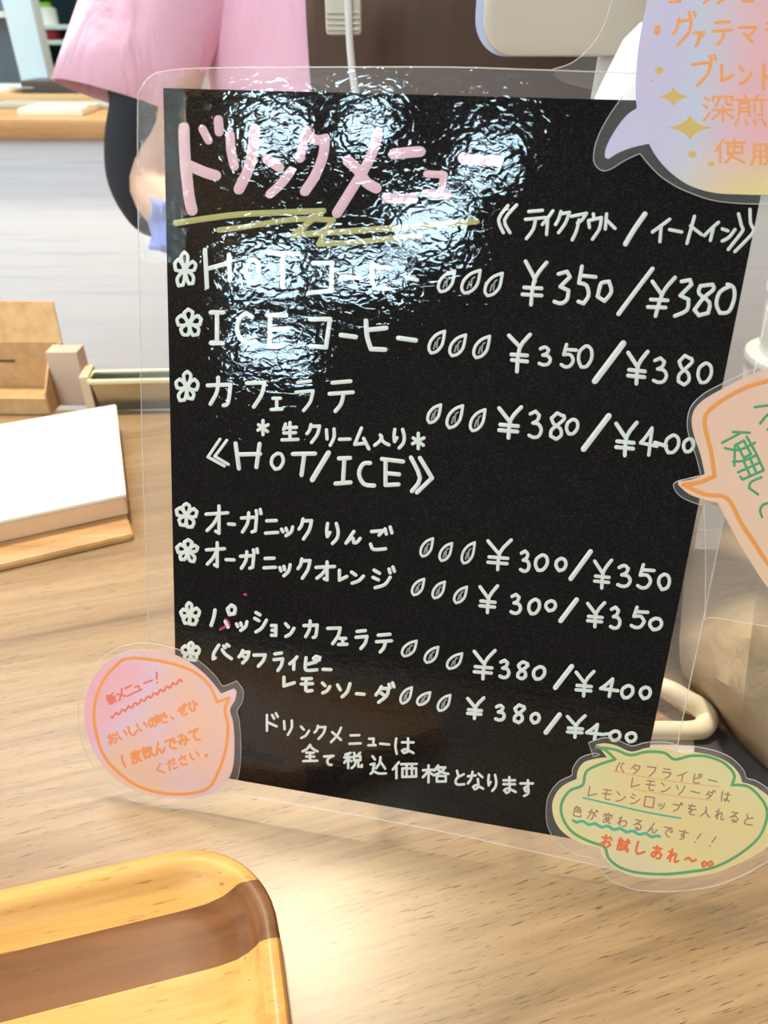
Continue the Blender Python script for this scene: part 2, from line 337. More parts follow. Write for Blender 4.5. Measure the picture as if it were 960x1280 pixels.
G = {
'ア': "0,.1 .95,.05 .75,.3 .5,.4;.45,.3 .4,.7 .15,1", 'ァ': "0,.1 .95,.05 .75,.3 .5,.4;.45,.3 .4,.7 .15,1",
'イ': "1,0 .55,.3 0,.55;.6,.3 .55,1", 'ェ': ".15,.05 .85,.05;.5,.05 .5,.95;0,.97 1,.93",
'オ': "0,.3 1,.25;.6,0 .6,1 .45,.93;.6,.3 .35,.65 .05,.9", 'カ': "0,.28 .97,.25 .87,.9 .68,1;.45,0 .4,.5 .12,.95",
'ガ': "0,.38 .74,.34 .68,.95 .52,1;.35,.15 .3,.6 .05,1;.72,.05 .76,.22;.92,0 .96,.18",
'ク': ".3,0 .2,.3 0,.5;.28,.1 .97,.08 .8,.55 .35,1", 'グ': ".25,.2 .15,.5 0,.65;.25,.28 .8,.22 .7,.6 .2,1;.7,0 .75,.15;.92,.0 .98,.12",
'コ': "0,.08 .95,.08 .88,.95;0,.98 1,.95", 'ー': "0,.3 1,.7", 'シ': ".1,0 .45,.12;0,.3 .35,.42;.1,1 .6,.8 1,.4",
'ジ': ".05,.15 .3,.3;0,.5 .25,.62;.1,1 .55,.85 .8,.5;.75,.1 .8,.28;.93,0 1,.2",
'ソ': "0,.1 .2,.45;.95,0 .75,.6 .35,1", 'タ': ".35,0 .2,.3 0,.5;.3,.15 .95,.12 .8,.6 .35,1;.3,.4 .72,.62",
'ダ': ".3,.2 .15,.45 0,.62;.25,.3 .7,.28 .6,.65 .15,1;.25,.5 .55,.7;.72,.08 .78,.25;.92,0 1,.2",
'ッ': "0,.25 .12,.55;.4,.15 .48,.45;1,0 .85,.6 .4,1", 'テ': ".12,.05 .9,.0;0,.42 1,.37;.6,.42 .5,.75 .25,1",
'ト': ".3,0 .3,1;.3,.4 1,.65", 'ド': ".2,.1 .2,1;.2,.5 .85,.75;.55,.1 .68,.3;.8,0 .93,.2", 'ニ': ".1,.12 .88,.1;0,.95 1,.9",
'バ': ".38,.1 .15,.6 .1,1 .2,.95;.55,.4 .7,.7 1,1;.62,.15 .7,.25;.78,.05 .88,.15",
'フ': "0,.05 1,.03 .85,.5 .4,1", 'ブ': "0,.3 .78,.22 .65,.6 .2,1;.75,.02 .82,.15;.93,0 1,.12",
'ピ': ".15,.1 .1,.85 .3,1 .8,.95;.75,.4 .12,.6;.75,.0 .6,.15 .72,.3 .95,.25 .98,.08 .75,.0", 'プ': "0,.3 .7,.3 .55,.7 .15,1;.85,0 .75,.12 .85,.25 1,.12 .85,0",
'マ': "0,.1 1,.08 .8,.4 .5,.65;.3,.45 .75,.95", 'ム': ".5,0 .05,.78 .8,.72;.65,.5 1,1", 'メ': ".9,0 .6,.5 .05,1;.15,.3 .9,.85",
'モ': ".1,.05 .9,.03;0,.45 1,.42;.45,.05 .4,.85 .55,.98 .95,.95", 'ュ': ".1,.1 .75,.1 .68,.9;0,.92 1,.92", 'ョ': "0,.05 .9,.05 .88,1;.1,.5 .88,.5;0,.98 .88,.98",
'ラ': ".1,.05 .85,0;0,.38 1,.33 .85,.7 .45,1", 'リ': ".05,.05 .12,.6;.95,0 .95,.5 .5,1", 'レ': ".1,0 .1,.95 1,.6", 'ロ': "0,0 1,0 1,1 0,1 0,0",
'ン': "0,.05 .35,.3;.05,1 .6,.8 1,.4", 'ヒ': ".1,0 .12,.6 .3,.95 1,1;.12,.4 .95,.3",
'り': ".12,0 .05,.35 .1,.65 .3,.45;.8,.0 .95,.4 .85,.75 .5,1", 'ん': ".55,0 .0,1 .35,.55 .5,.6 .55,.95 .75,.95 1,.6",
'ご': ".05,.2 .6,.15 .4,.35;0,.75 .15,.98 .7,.95;.68,.08 .74,.3;.92,0 1,.25", 'は': ".1,0 .05,.5 .12,1;.4,.25 1,.25;.72,0 .72,.85 .5,.95 .4,.8 .6,.7 1,.95",
'て': "0,.12 1,.05 .5,.3 .35,.65 .5,.95 .8,1", 'と': ".25,0 .4,.4;.95,.25 .3,.5 .1,.8 .3,1 1,.98",
'な': "0,.25 .5,.2;.3,0 .2,.4 0,.65;.7,.1 .95,.3;.65,.4 .68,.85 .45,.98 .35,.85 .55,.75 1,.95",
'ま': ".1,.2 .9,.2;.1,.45 .9,.45;.5,0 .52,.85 .3,1 .15,.85 .4,.72 .95,.95", 'す': "0,.2 1,.2;.6,0 .6,.6 .4,.7 .3,.5 .5,.4 .65,.6 .6,.85 .3,1",
'い': "0,.1 .05,.7 .25,.85;.8,.2 .95,.65", 'し': ".2,0 .15,.7 .4,1 .95,.7", 'の': ".55,.15 .4,.8 .15,.85 .05,.5 .35,.1 .8,.15 .95,.55 .6,.95",
'で': "0,.15 .9,.1 .45,.35 .3,.7 .5,.95 .8,1;.75,.4 .82,.55;.92,.32 1,.48", 'お': ".05,.25 .6,.22;.35,0 .35,.8 .15,.95 .05,.8 .3,.55 .75,.5 .9,.75 .6,1;.75,.1 .95,.3",
'ぜ': "0,.4 .85,.3;.6,.1 .6,.6 .5,.65;.25,.15 .25,.85 .45,1 .8,.98;.8,0 .85,.15;.95,0 1,.12", 'ひ': "0,.15 .35,.1 .1,.5 .2,.95 .5,.95 .7,.5 .65,.05 1,.5",
'み': ".15,.1 .55,.08 .3,.6 .1,.85 .0,.65 .25,.5 1,.7;.8,.3 .75,.65 .5,1", 'く': ".7,0 .1,.45 .8,1", 'だ': "0,.25 .55,.2;.35,0 .05,1;.55,.5 .9,.48;.5,.85 .65,1 1,.95;.75,.05 .8,.2;.92,0 .97,.15",
'さ': ".05,.3 .9,.2;.4,0 .75,.55;.1,.6 .2,.95 .75,1", 'が': "0,.3 .55,.25 .6,.8 .4,1;.3,0 .2,.6 0,.95;.7,.3 .9,.6;.78,0 .83,.15;.93,0 1,.12",
'わ': ".25,0 .25,1;0,.25 .3,.25 .0,.8 .6,.4 .95,.5 .9,.85 .55,1", 'れ': ".25,0 .25,1;0,.25 .3,.25 .0,.8 .6,.3 .7,.4 .65,.9 .8,1 1,.85",
'る': ".15,.05 .8,.05 .05,.6 .6,.4 .95,.65 .8,.95 .45,1 .3,.85 .5,.75 .7,.9", 'あ': ".1,.2 .85,.15;.4,0 .4,.85;.7,.35 .3,.95 .05,.85 .15,.6 .6,.45 .95,.65 .85,.95 .6,1",
'を': ".1,.15 .85,.12;.45,0 .15,.5 .45,.4 .5,.75;.95,.4 .35,.65 .3,.9 .5,1 .9,.98",
'生': ".22,.08 .1,.4;.15,.3 .9,.27;.12,.6 .85,.58;0,1 1,.97;.5,0 .5,.97", '入': ".4,0 .5,.2 .35,.6 0,1;.45,.3 .65,.7 1,.95",
'全': ".5,0 .3,.25 0,.4;.5,.05 .7,.25 1,.4;.25,.48 .75,.48;.25,.72 .78,.72;.05,1 .98,.98;.5,.48 .5,.97",
'税': ".35,0 .05,.12;0,.3 .42,.28;.22,.1 .22,1;.2,.35 0,.65;.22,.4 .4,.55;.55,0 .62,.15;.9,0 .78,.15;.55,.22 .92,.22 .92,.48 .55,.48 .55,.22;.65,.5 .6,.8 .42,1;.8,.5 .8,.9 1,.92 1,.8",
'込': ".12,.05 .28,.22;0,.5 .25,.45 .15,.8;0,1 .2,.85 .5,.98 1,.98;.65,.1 .6,.4 .35,.7;.6,.3 .95,.72", '価': ".25,0 .0,.45;.15,.3 .15,1;.35,.12 1,.1;.4,.38 .98,.38 .98,.9 .4,.92 .4,.38;.58,.12 .58,.9;.8,.12 .8,.9",
'格': "0,.28 .42,.26;.22,0 .22,1;.2,.35 0,.7;.25,.4 .4,.55;.6,0 .45,.3;.58,.12 .88,.12 .7,.4 .42,.58;.55,.2 .75,.4 1,.5;.55,.62 .9,.62 .9,.95 .55,.95 .55,.62",
'新': ".25,0 .25,.1;.05,.15 .45,.14;.12,.22 .18,.35;.4,.2 .33,.35;0,.4 .5,.4;.05,.58 .48,.58;.25,.4 .25,1;.22,.65 .05,.85;.3,.65 .45,.82;.9,.05 .62,.15;.62,.12 .6,.6 .5,.95;.62,.42 1,.4;.82,.42 .82,1",
'度': ".55,0 .55,.1;.15,.14 1,.12;.18,.14 .15,.6 0,1;.3,.3 .95,.28;.45,.18 .45,.48 .75,.48;.75,.18 .75,.46;.35,.6 .85,.6 .5,.95 .25,1;.4,.68 .9,1",
'飲': ".25,0 0,.25;.25,.05 .45,.22;.1,.28 .4,.28 .4,.55 .1,.55 .1,.28;.1,.42 .4,.42;.1,.55 .1,.95 .4,.82;.65,.05 .52,.4;.6,.2 1,.2 .9,.38;.75,.35 .7,.7 .5,1;.75,.5 1,1",
'色': ".35,0 .1,.25;.3,.1 .7,.1 .6,.28;.15,.3 .85,.3 .85,.55 .15,.55;.5,.3 .5,.55;.15,.3 .15,.9 .3,1 .95,.98 .98,.8", '変': ".5,0 .5,.12;.05,.15 .95,.14;.38,.15 .3,.5;.62,.15 .62,.48 .55,.5;.15,.25 .05,.42;.82,.22 .95,.4;.4,.5 .1,.8;.35,.58 .75,.58 .5,.88 .1,1;.35,.68 .9,1",
'試': ".15,0 .25,.08;0,.18 .4,.18;.05,.32 .35,.32;.05,.46 .35,.46;.05,.6 .35,.6 .35,.95 .05,.95 .05,.6;.45,.25 1,.22;.5,.5 .75,.5;.62,.5 .62,.85;.45,.9 .78,.82;.8,0 .82,.5 .98,1 1,.8;.9,.05 .98,.12",
'深': ".05,.08 .18,.2;0,.38 .13,.5;0,1 .2,.7;.32,.2 .32,.05 .98,.05 .95,.22;.52,.15 .42,.42;.75,.15 .78,.35 .95,.38;.3,.58 1,.56;.65,.42 .65,1;.62,.6 .3,.95;.68,.6 1,.92",
'煎': ".3,0 .38,.1;.75,0 .65,.1;0,.15 1,.14;.15,.25 .45,.25 .45,.68;.15,.25 .12,.7;.15,.4 .45,.4;.15,.53 .45,.53;.62,.28 .62,.55;.85,.22 .85,.66 .75,.66;.1,.8 .02,1;.33,.82 .38,.98;.6,.82 .66,.98;.85,.8 .98,1",
'使': ".28,0 0,.5;.15,.3 .15,1;.35,.15 1,.13;.42,.3 .92,.3 .92,.58 .42,.58 .42,.3;.65,0 .62,.6 .35,1;.42,.65 1,1", '用': ".15,.05 .9,.05 .9,.95 .75,.98;.15,.05 .15,.6 0,1;.15,.35 .9,.35;.15,.62 .9,.62;.52,.05 .52,1",
'0': ".5,.02 .1,.25 .0,.65 .2,.98 .6,.95 .95,.6 .95,.2 .7,.02 .5,.02", 'o': ".5,0 .1,.2 0,.6 .3,1 .75,.9 1,.5 .85,.1 .5,0", '3': ".1,.1 .5,0 .8,.15 .65,.35 .3,.45 .75,.5 .95,.72 .75,.95 .35,1 0,.92",
'5': ".38,0 .2,.45 .6,.45 .8,.7 .6,.95 .3,1 .05,.9;.32,.22 1,.25", '8': ".9,.12 .5,0 .15,.2 .3,.42 .7,.6 .75,.85 .45,1 .1,.88 .15,.65 .6,.42 .95,.22 .9,.1", '4': ".7,0 .3,.35 0,.55 1,.68;.7,.05 .5,1",
'¥': "0,.03 .45,.45;1,0 .52,.42 .42,1;.05,.57 .85,.62;0,.75 .82,.8", '《': ".6,0 0,.5 .55,1;1,.02 .35,.5 .9,1", '》': "0,0 .4,.5 0,.98;.4,0 1,.5 .3,1", '*': ".5,0 .5,1;.0,.68 1,.3;.05,.3 .95,.78",
'!': ".7,0 .4,.6;.25,.95 .27,1", '、': ".2,.7 .4,.95", '。': ".3,.8 .15,.9 .3,1 .4,.9 .3,.8", '〜': "0,.6 .3,.4 .7,.65 1,.45", '∞': ".5,.6 .2,.9 0,.65 .2,.45 .5,.6 .8,.75 1,.5 .8,.3 .5,.6", '1': ".5,0 .4,.4 .45,1", '・': ".5,.5 .52,.5",
'H': ".1,0 .1,1;.1,.48 .9,.42;.92,0 .85,1", 'O': ".5,.02 .1,.25 .0,.65 .3,.98 .7,.92 1,.5 .85,.1 .5,.02", 'T': "0,.02 1,.02;.5,.02 .45,1", 'I': ".1,.03 .9,.03;.5,.03 .45,.97;0,1 .95,.95", 'C': ".85,.1 .5,0 .15,.3 0,.6 .2,.9 1,1", 'E': "0,.03 1,.1;.12,.05 .12,1;.12,.5 .85,.55;.12,1 .85,.98",
'bean': "1,0 .5,.15 .12,.45 0,.8 .15,1 .5,.92 .85,.6 1,0", 'flower': "x"}
def flower(bm, x0, y0, x1, y1, w, z, h, rnd):
    cx, cy = (x0 + x1) / 2, (y0 + y1) / 2 + (y1 - y0) * .05; rx, ry = (x1 - x0) / 2, (y1 - y0) / 2
    for i in range(5):
        a = R(-90 + 72 * i + rnd.uniform(-7, 7)); ln = rnd.uniform(.88, 1.05); wd = rnd.uniform(.24, .36)
        P = []
        for u, v in ((.08, 0), (.4, -wd * .75), (.78, -wd), (1, 0), (.78, wd), (.4, wd * .75), (.08, 0)):
            u *= ln; P.append((cx + rx * (u * math.cos(a) - v * math.sin(a)), cy + ry * (u * math.sin(a) + v * math.cos(a))))
        stroke(bm, P, w, z, h)
def glyph(bm, ch, x0, y0, x1, y1, w, z, h):
    for one in G[ch].split(';'):
        stroke(bm, [(x0 + a * (x1 - x0), y0 + b_ * (y1 - y0)) for a, b_ in pts(one)], w, z, h)
def line(bm, text, x, y, ang, size, adv, w, z, h, aspect=.9):
    """small handwriting: baseline start, angle in degrees, pixel size"""
    ca, sa = math.cos(R(ang)), math.sin(R(ang))
    for i, ch in enumerate(text):
        if ch == ' ': continue
        small = .62 if ch in 'ュッョァェ' else 1.0
        for one in G[ch].split(';'):
            P = []
            for a, b_ in pts(one):
                u = i * adv + a * size * aspect * small; v = (b_ - 1) * size * small
                if ch == 'ー': v = -.5 * size + (b_ - .5) * size * .2
                P.append((x + u * ca - v * sa, y + u * sa + v * ca))
            stroke(bm, P, w, z, h)

sheet_px = [C4[0], C4[1], C4[3], C4[2]]
def lerp_edge(a, c, n): return [(a[0] + (c[0] - a[0]) * i / n, a[1] + (c[1] - a[1]) * i / n) for i in range(n)]
solid('black_sheet', [(204, 110), (974, 130), (786.6, 1061), (222, 962)], 0, .0002, sheetm, card)
main_film = pts("172,135 176,112 186,97 205,89 260,85 400,84 560,84 660,87 720,89 985,99 1006,108 1012,140 991,240 935,500 878,780 857,880 822,1060 812,1085 790,1090 700,1072 540,1037 340,1000 300,994 225,990 205,983 195,960 187,850 183,700 178,560 173,300")
MF = smooth_poly(main_film, 3)
solid('laminate_film', MF, -.0003, .0006, [film_front, film_back], card, top=0, side=1, back=1)
def rim(P, z, r, parent, closed=True):
    bm = B(); Q = [L(p[0], p[1], z) for p in P] + ([L(P[0][0], P[0][1], z)] if closed else [])
    tube(bm, Q, r, seg=6, smooth=False); return obj('film_edge', bm, film_rim, parent)
rim(MF, .0002, .00022, card)
white_pen = mat('white_paint_marker', (.80, .85, .79), .45); pink_pen = mat('pink_paint_marker', (.80, .50, .56), .5)
olive_pen = mat('olive_gold_marker', (.44, .40, .12), .45); grey_pen = mat('thin_white_ink', (.34, .37, .35), .5); mag_pen = mat('magenta_pen', (.65, .02, .2), .5)
ZT, HT, WF = .00018, .00022, 1.14
# title
b = B()
for s, wd in (("120,240 122,330 130,450 145,580 160,650", 14.5), ("140,425 220,460 278,478", 14), ("212,245 243,302", 10.5), ("292,200 296,258", 12), ("350,275 355,350 372,430", 12),
              ("473,245 465,340 445,440 395,545", 14), ("535,395 595,435", 13), ("655,455 610,515 550,570", 11.5), ("735,250 715,320 700,390", 12), ("735,270 780,300 825,295 815,380 775,480 725,555", 13)):
    S(b, s, 200, 100, 4, wd, ZT, HT)
for s, wd in (("290,260 270,340 230,430 150,560 85,665", 13), ("140,405 190,450 230,510 280,540", 14), ("370,370 440,362 500,358", 14), ("335,590 400,595 465,592", 13), ("535,470 580,472 620,475 605,560", 9.5), ("530,565 590,570 640,575", 10.5), ("715,390 780,400 890,405", 14)):
    S(b, s, 400, 100, 4, wd, ZT, HT)
obj('lettering', b, pink_pen, card, label='large pink title lettering')
b = B()
S(b, "80,715 250,690 400,672 600,662 815,655 740,715 670,775 800,765 960,755 1100,745 1400,725 1580,706", 200, 100, 4, 8.5, ZT - .00004, HT * .8)
S(b, "295,750 420,735 600,705 720,695 865,700 830,750 795,820 960,812 1130,795 1300,778", 200, 100, 4, 8, ZT - .00006, HT * .8)
obj('underline_scribble', b, olive_pen, card, label='olive zigzag underline below the title')
# header
b = B()
S(b, "93,72 62,118 78,162;122,70 82,120 100,162;163,92 208,88;152,118 218,112;185,116 178,150 155,182;243,90 225,115 208,135;226,118 222,168;270,92 262,118 252,135;268,100 298,95 285,130 262,162;305,108 355,98 340,120 325,130;330,120 322,155 308,186;378,100 380,115;362,125 365,145;362,122 405,112 398,150 375,184;422,100 418,150;420,118 450,148;632,118 600,142 575,160;604,142 600,192;632,152 672,160;715,108 690,198;702,140 738,168;795,128 770,150 748,172;778,148 768,188;808,150 826,156;850,152 830,178 808,190;862,100 872,140 876,155 850,190 828,218;900,85 902,130 912,158 880,195 850,225", 600, 230, 2.6667, 4.4, ZT, HT)
S(b, "550,100 515,150 485,200", 600, 230, 2.6667, 6.5, ZT, HT)
obj('lettering', b, white_pen, card, label='white heading for take out and eat in')
rows = [
 ("HOT coffee", [(200, 290, 4, "225,90 230,180 235,275;232,185 345,155;345,115 350,240;545,105 690,110;615,108 612,275;765,155 860,155 855,290;745,305 860,292", 5),
   (420, 300, 4, "30,185 120,190;180,110 180,200 195,240 270,245;180,130 270,140;350,185 405,200", 4.5),
   (600, 230, 2.6667, "152,258 182,315 180,330;222,262 182,318 170,402;148,345 205,348;142,368 205,372;262,300 290,292 300,310 268,342 295,355 290,385 270,398 248,392;340,275 330,330 355,338 362,372 345,398 328,392;335,305 385,310;400,340 392,375 415,390 438,360 430,325 405,330 400,345;575,325 605,368;650,312 610,362 585,440;570,385 625,388;560,410 618,412;672,325 700,320 705,335 668,372 695,385 690,420 650,440;775,335 735,340 730,365 765,395 760,430 730,438 715,420 745,380 778,352 775,335;835,340 800,360 788,400 800,430 830,425 848,380 845,345 825,335", 4.4),
   (600, 230, 2.6667, "575,283 520,355 462,433", 5)], [(200, 290, 4, 'O', 425, 130, 502, 262)]),
 ("ICE coffee", [(200, 290, 4, "255,402 315,402;285,402 285,550;255,555 310,555;460,425 430,405 400,430 385,480 400,530 440,555 475,545;535,415 630,418;550,418 548,570;550,488 640,482;548,572 605,570;750,435 850,435 830,575;755,570 830,577", 5),
   (420, 300, 4, "25,475 98,485;150,405 155,480 175,545 245,548;155,450 250,440;312,490 398,502", 5.3), (640, 320, 3.2, "-12,318 30,362;72,315 30,370 20,462;-2,394 60,398;0,416 60,422", 4.5), (640, 320, 3.2, "445,350 385,430 332,500", 7)],
   [(640, 320, 3.2, c, *q) for c, q in (('3', (105, 360, 160, 440)), ('5', (190, 350, 262, 448)), ('0', (262, 355, 325, 450)), ('¥', (460, 378, 548, 515)), ('3', (562, 404, 625, 510)), ('8', (655, 394, 728, 520)), ('0', (740, 424, 803, 512)))]),
 ("caffe latte", [(400, 470, 4, "95,412 150,410;122,412 115,535;78,538 152,532;250,435 215,440 195,490 220,540 270,548;310,415 415,428;328,420 328,545;328,485 395,492;328,545 392,542;455,408 500,510 460,575;500,410 560,510 485,582", 4.8),
   (200, 450, 4, "378,418 395,542;388,472 500,470;498,420 482,535;665,470 775,468;722,470 708,575", 4.8), (200, 450, 4, "334,402 274,482 342,522;300,396 240,485 322,530", 3.4), (200, 450, 4, "842,465 762,598", 6), (600, 480, 3.2, "515,128 415,260", 6.5), (600, 480, 3.2, "700,235 745,248", 4.5)],
   [(200, 450, 4, c, *q) for c, q in (('カ', (232, 82, 362, 233)), ('フ', (428, 103, 528, 240)), ('ェ', (552, 183, 615, 255)), ('ラ', (675, 100, 770, 258)), ('テ', (842, 100, 970, 262)), ('*', (485, 298, 545, 378)), ('生', (605, 308, 695, 405)), ('ク', (730, 318, 805, 418)), ('リ', (825, 340, 878, 432)), ('O', (552, 460, 622, 552)))] +
   [(400, 470, 4, c, *q) for c, q in (('ー', (92, 312, 155, 320)), ('ム', (165, 255, 250, 370)), ('入', (268, 290, 350, 352)), ('り', (362, 262, 430, 365)), ('*', (458, 282, 525, 368)))] +
   [(600, 480, 3.2, c, *q) for c, q in (('¥', (72, 88, 170, 220)), ('3', (192, 105, 252, 218)), ('8', (272, 112, 345, 225)), ('0', (342, 137, 396, 205)), ('¥', (540, 150, 632, 290)), ('4', (638, 172, 712, 288)), ('0', (738, 200, 800, 280)), ('0', (810, 214, 860, 276)))]),
 ("organic apple", [(480, 650, 2.526, "652,100 590,185", 5.5)],
   [(200, 610, 3.2, c, *q) for c, q in (('オ', (180, 68, 275, 185)), ('ー', (270, 138, 302, 152)), ('ガ', (322, 82, 412, 180)), ('ニ', (418, 120, 475, 188)), ('ッ', (482, 152, 535, 195)), ('ク', (552, 120, 612, 208)), ('り', (660, 138, 720, 226)), ('ん', (740, 170, 805, 225)), ('ご', (838, 152, 932, 252)))] +
   [(480, 650, 2.526, c, *q) for c, q in (('¥', (325, 60, 405, 160)), ('3', (428, 95, 463, 165)), ('0', (475, 107, 520, 163)), ('o', (540, 118, 578, 163)), ('¥', (662, 124, 722, 218)), ('3', (735, 140, 783, 213)), ('5', (795, 138, 856, 218)), ('o', (864, 168, 905, 223)))]),
 ("organic orange", [(480, 650, 2.526, "608,252 558,318", 5.5)],
   [(200, 610, 3.2, c, *q) for c, q in (('オ', (182, 215, 262, 318)), ('ー', (260, 281, 300, 293)), ('ガ', (318, 240, 398, 325)), ('ニ', (412, 272, 466, 326)), ('ッ', (475, 303, 525, 355)), ('ク', (548, 280, 606, 365)), ('オ', (620, 292, 702, 372)), ('レ', (710, 325, 752, 375)), ('ン', (762, 330, 818, 385)), ('ジ', (848, 312, 942, 403)))] +
   [(480, 650, 2.526, c, *q) for c, q in (('¥', (300, 205, 362, 295)), ('3', (398, 232, 436, 298)), ('0', (454, 247, 495, 300)), ('o', (508, 252, 545, 290)), ('¥', (640, 258, 700, 340)), ('3', (712, 272, 750, 345)), ('5', (775, 272, 836, 343)), ('o', (836, 307, 880, 350)))]),
 ("passion caffe latte", [(200, 730, 3.2, "220,105 215,135 205,165;285,85 270,100 278,122 298,118 300,95 285,85;262,150 272,172", 4.3), (560, 790, 3.4286, "530,148 460,238", 5.6)],
   [(200, 730, 3.2, c, *q) for c, q in (('ッ', (302, 147, 352, 190)), ('シ', (375, 110, 430, 196)), ('ョ', (442, 160, 470, 210)), ('ン', (498, 152, 540, 214)), ('カ', (572, 144, 635, 218)), ('フ', (667, 170, 725, 243)), ('ェ', (710, 212, 752, 247)), ('ラ', (780, 182, 832, 262)), ('テ', (862, 197, 930, 276)))] +
   [(560, 790, 3.4286, c, *q) for c, q in (('¥', (108, 75, 206, 205)), ('3', (218, 117, 268, 200)), ('8', (290, 124, 350, 205)), ('0', (362, 144, 420, 207)), ('¥', (545, 165, 630, 278)), ('4', (650, 197, 732, 280)), ('0', (740, 225, 798, 287)), ('o', (820, 232, 872, 290)))]),
 ("butterfly pea lemon soda", [(560, 790, 3.4286, "478,355 420,430", 5.6), (560, 790, 3.4286, "660,440 690,436", 3.5)],
   [(200, 730, 3.2, c, *q) for c, q in (('バ', (200, 235, 290, 303)), ('タ', (312, 262, 362, 320)), ('フ', (372, 278, 425, 333)), ('ラ', (452, 272, 495, 350)), ('イ', (515, 288, 552, 345)), ('ピ', (570, 285, 645, 350)), ('ー', (648, 336, 688, 348)))] +
   [(340, 770, 3.692, c, *q) for c, q in (('レ', (45, 278, 108, 330)), ('モ', (130, 282, 192, 352)), ('ン', (228, 302, 272, 360)), ('ソ', (298, 308, 368, 378)), ('ー', (385, 352, 430, 368)), ('ダ', (475, 304, 568, 403)))] +
   [(560, 790, 3.4286, c, *q) for c, q in (('¥', (80, 278, 158, 375)), ('3', (200, 310, 248, 382)), ('8', (275, 308, 335, 393)), ('o', (352, 345, 396, 394)), ('¥', (508, 355, 592, 455)), ('4', (590, 392, 665, 464)), ('o', (690, 420, 742, 470)), ('o', (760, 428, 810, 475)))]),
]
CUTS = [(648, 780), (620, 746), (610, 730), (595, 715), (590, 700), (580, 690), (575, 680)]
for (nm, direct, gl), (cut1, cut2) in zip(rows, CUTS):
    bms = [B(), B(), B()]
    def pick(mx): return bms[0 if mx < cut1 else 1 if mx < cut2 else 2]
    for ox, oy, k, s, wd in direct:
        for one in s.split(';'):
            P = pts(one, ox, oy, k); stroke(pick(sum(p[0] for p in P) / len(P)), P, wd * WF, ZT, HT)
    for ox, oy, k, ch, x0, y0, x1, y1 in gl:
        wd = 3.9 if (x1 - x0) / k < 24 or oy > 600 else 4.5
        i_ = wd * .35
        glyph(pick(ox + (x0 + x1) / 2 / k), ch, ox + x0 / k + i_, oy + y0 / k + i_, ox + x1 / k - i_, oy + y1 / k - i_, wd * WF, ZT, HT)
    obj('item_lettering', bms[0], white_pen, card, label='white handwritten words for ' + nm)
    obj('price_lettering', bms[1], white_pen, card); obj('price_lettering', bms[2], white_pen, card)
b = B()
for ch, x0, y0, x1, y1 in (('ド', 48, 52, 100, 112), ('リ', 110, 75, 142, 125), ('ン', 165, 92, 195, 135), ('ク', 208, 92, 248, 138), ('メ', 258, 98, 300, 148), ('ニ', 318, 118, 358, 155), ('ュ', 378, 130, 405, 160), ('ー', 415, 146, 448, 158), ('は', 460, 132, 525, 185),
        ('全', 170, 152, 222, 208), ('て', 238, 185, 272, 220), ('税', 302, 177, 362, 230), ('込', 385, 185, 438, 248), ('価', 455, 207, 535, 262), ('格', 550, 217, 635, 275), ('と', 650, 234, 685, 282), ('な', 692, 237, 745, 298), ('り', 755, 247, 788, 302), ('ま', 800, 254, 850, 308), ('す', 858, 264, 902, 318)):
    k = 2.526; glyph(b, ch, 310 + x0 / k + 1, 870 + y0 / k + 1, 310 + x1 / k - 1, 870 + y1 / k - 1, 3.3, ZT, HT)
obj('lettering', b, white_pen, card, label='small white tax note in two lines at the foot')
rnd = random.Random(3)
for ox, oy, k, x0, y0, x1, y1 in ((200, 290, 4, 60, 82, 190, 278), (200, 290, 4, 75, 370, 217, 532), (200, 450, 4, 65, 45, 203, 212), (200, 610, 3.2, 57, 48, 155, 163), (200, 610, 3.2, 60, 192, 162, 300), (200, 730, 3.2, 72, 63, 168, 170), (200, 730, 3.2, 80, 220, 167, 315)):
    b = B(); flower(b, ox + x0 / k + 2, oy + y0 / k + 2, ox + x1 / k - 2, oy + y1 / k - 2, 4.5, ZT, HT, rnd); obj('flower_drawing', b, white_pen, card)
bm_grey = []
for ox, oy, k, q in ((420, 300, 4, ((505, 148, 600, 265), (622, 145, 728, 272), (738, 160, 838, 285), (458, 450, 550, 572), (562, 468, 655, 585), (682, 475, 775, 595))),
        (400, 470, 4, ((532, 138, 610, 240), (628, 142, 720, 265), (745, 162, 832, 280))), (480, 650, 2.526, ((112, 55, 158, 118), (172, 70, 218, 132), (242, 68, 290, 140), (85, 183, 130, 240), (150, 192, 195, 250), (218, 208, 265, 265))),
        (340, 770, 3.692, ((595, 110, 672, 190), (700, 138, 772, 220), (803, 168, 882, 248), (588, 325, 650, 408), (665, 348, 735, 415), (760, 360, 828, 442)))):
    for x0, y0, x1, y1 in q:
        b = B(); wd = 4.0 if k == 4 else 3.4; i_ = wd * .4; X0, Y0, X1, Y1 = ox + x0 / k + i_, oy + y0 / k + i_, ox + x1 / k - i_, oy + y1 / k - i_
        glyph(b, 'bean', X0, Y0, X1, Y1, wd, ZT, HT)
        o = obj('bean_drawing', b, white_pen, card); b = B()
        for s in (".3,.8 .42,.5", ".5,.75 .55,.4 .7,.3"): stroke(b, [(X0 + u * (X1 - X0), Y0 + v * (Y1 - Y0)) for u, v in pts(s)], 2.1, ZT, HT * .6)
        obj('bean_crease', b, grey_pen, o)
b = B(); S(b, "338,42 344,43;240,182 262,170 275,158;262,142 272,150 278,165", 200, 730, 3.2, 3.2, ZT - .00003, HT)
obj('ink_blot', b, mag_pen, card, label='magenta ink smudge')

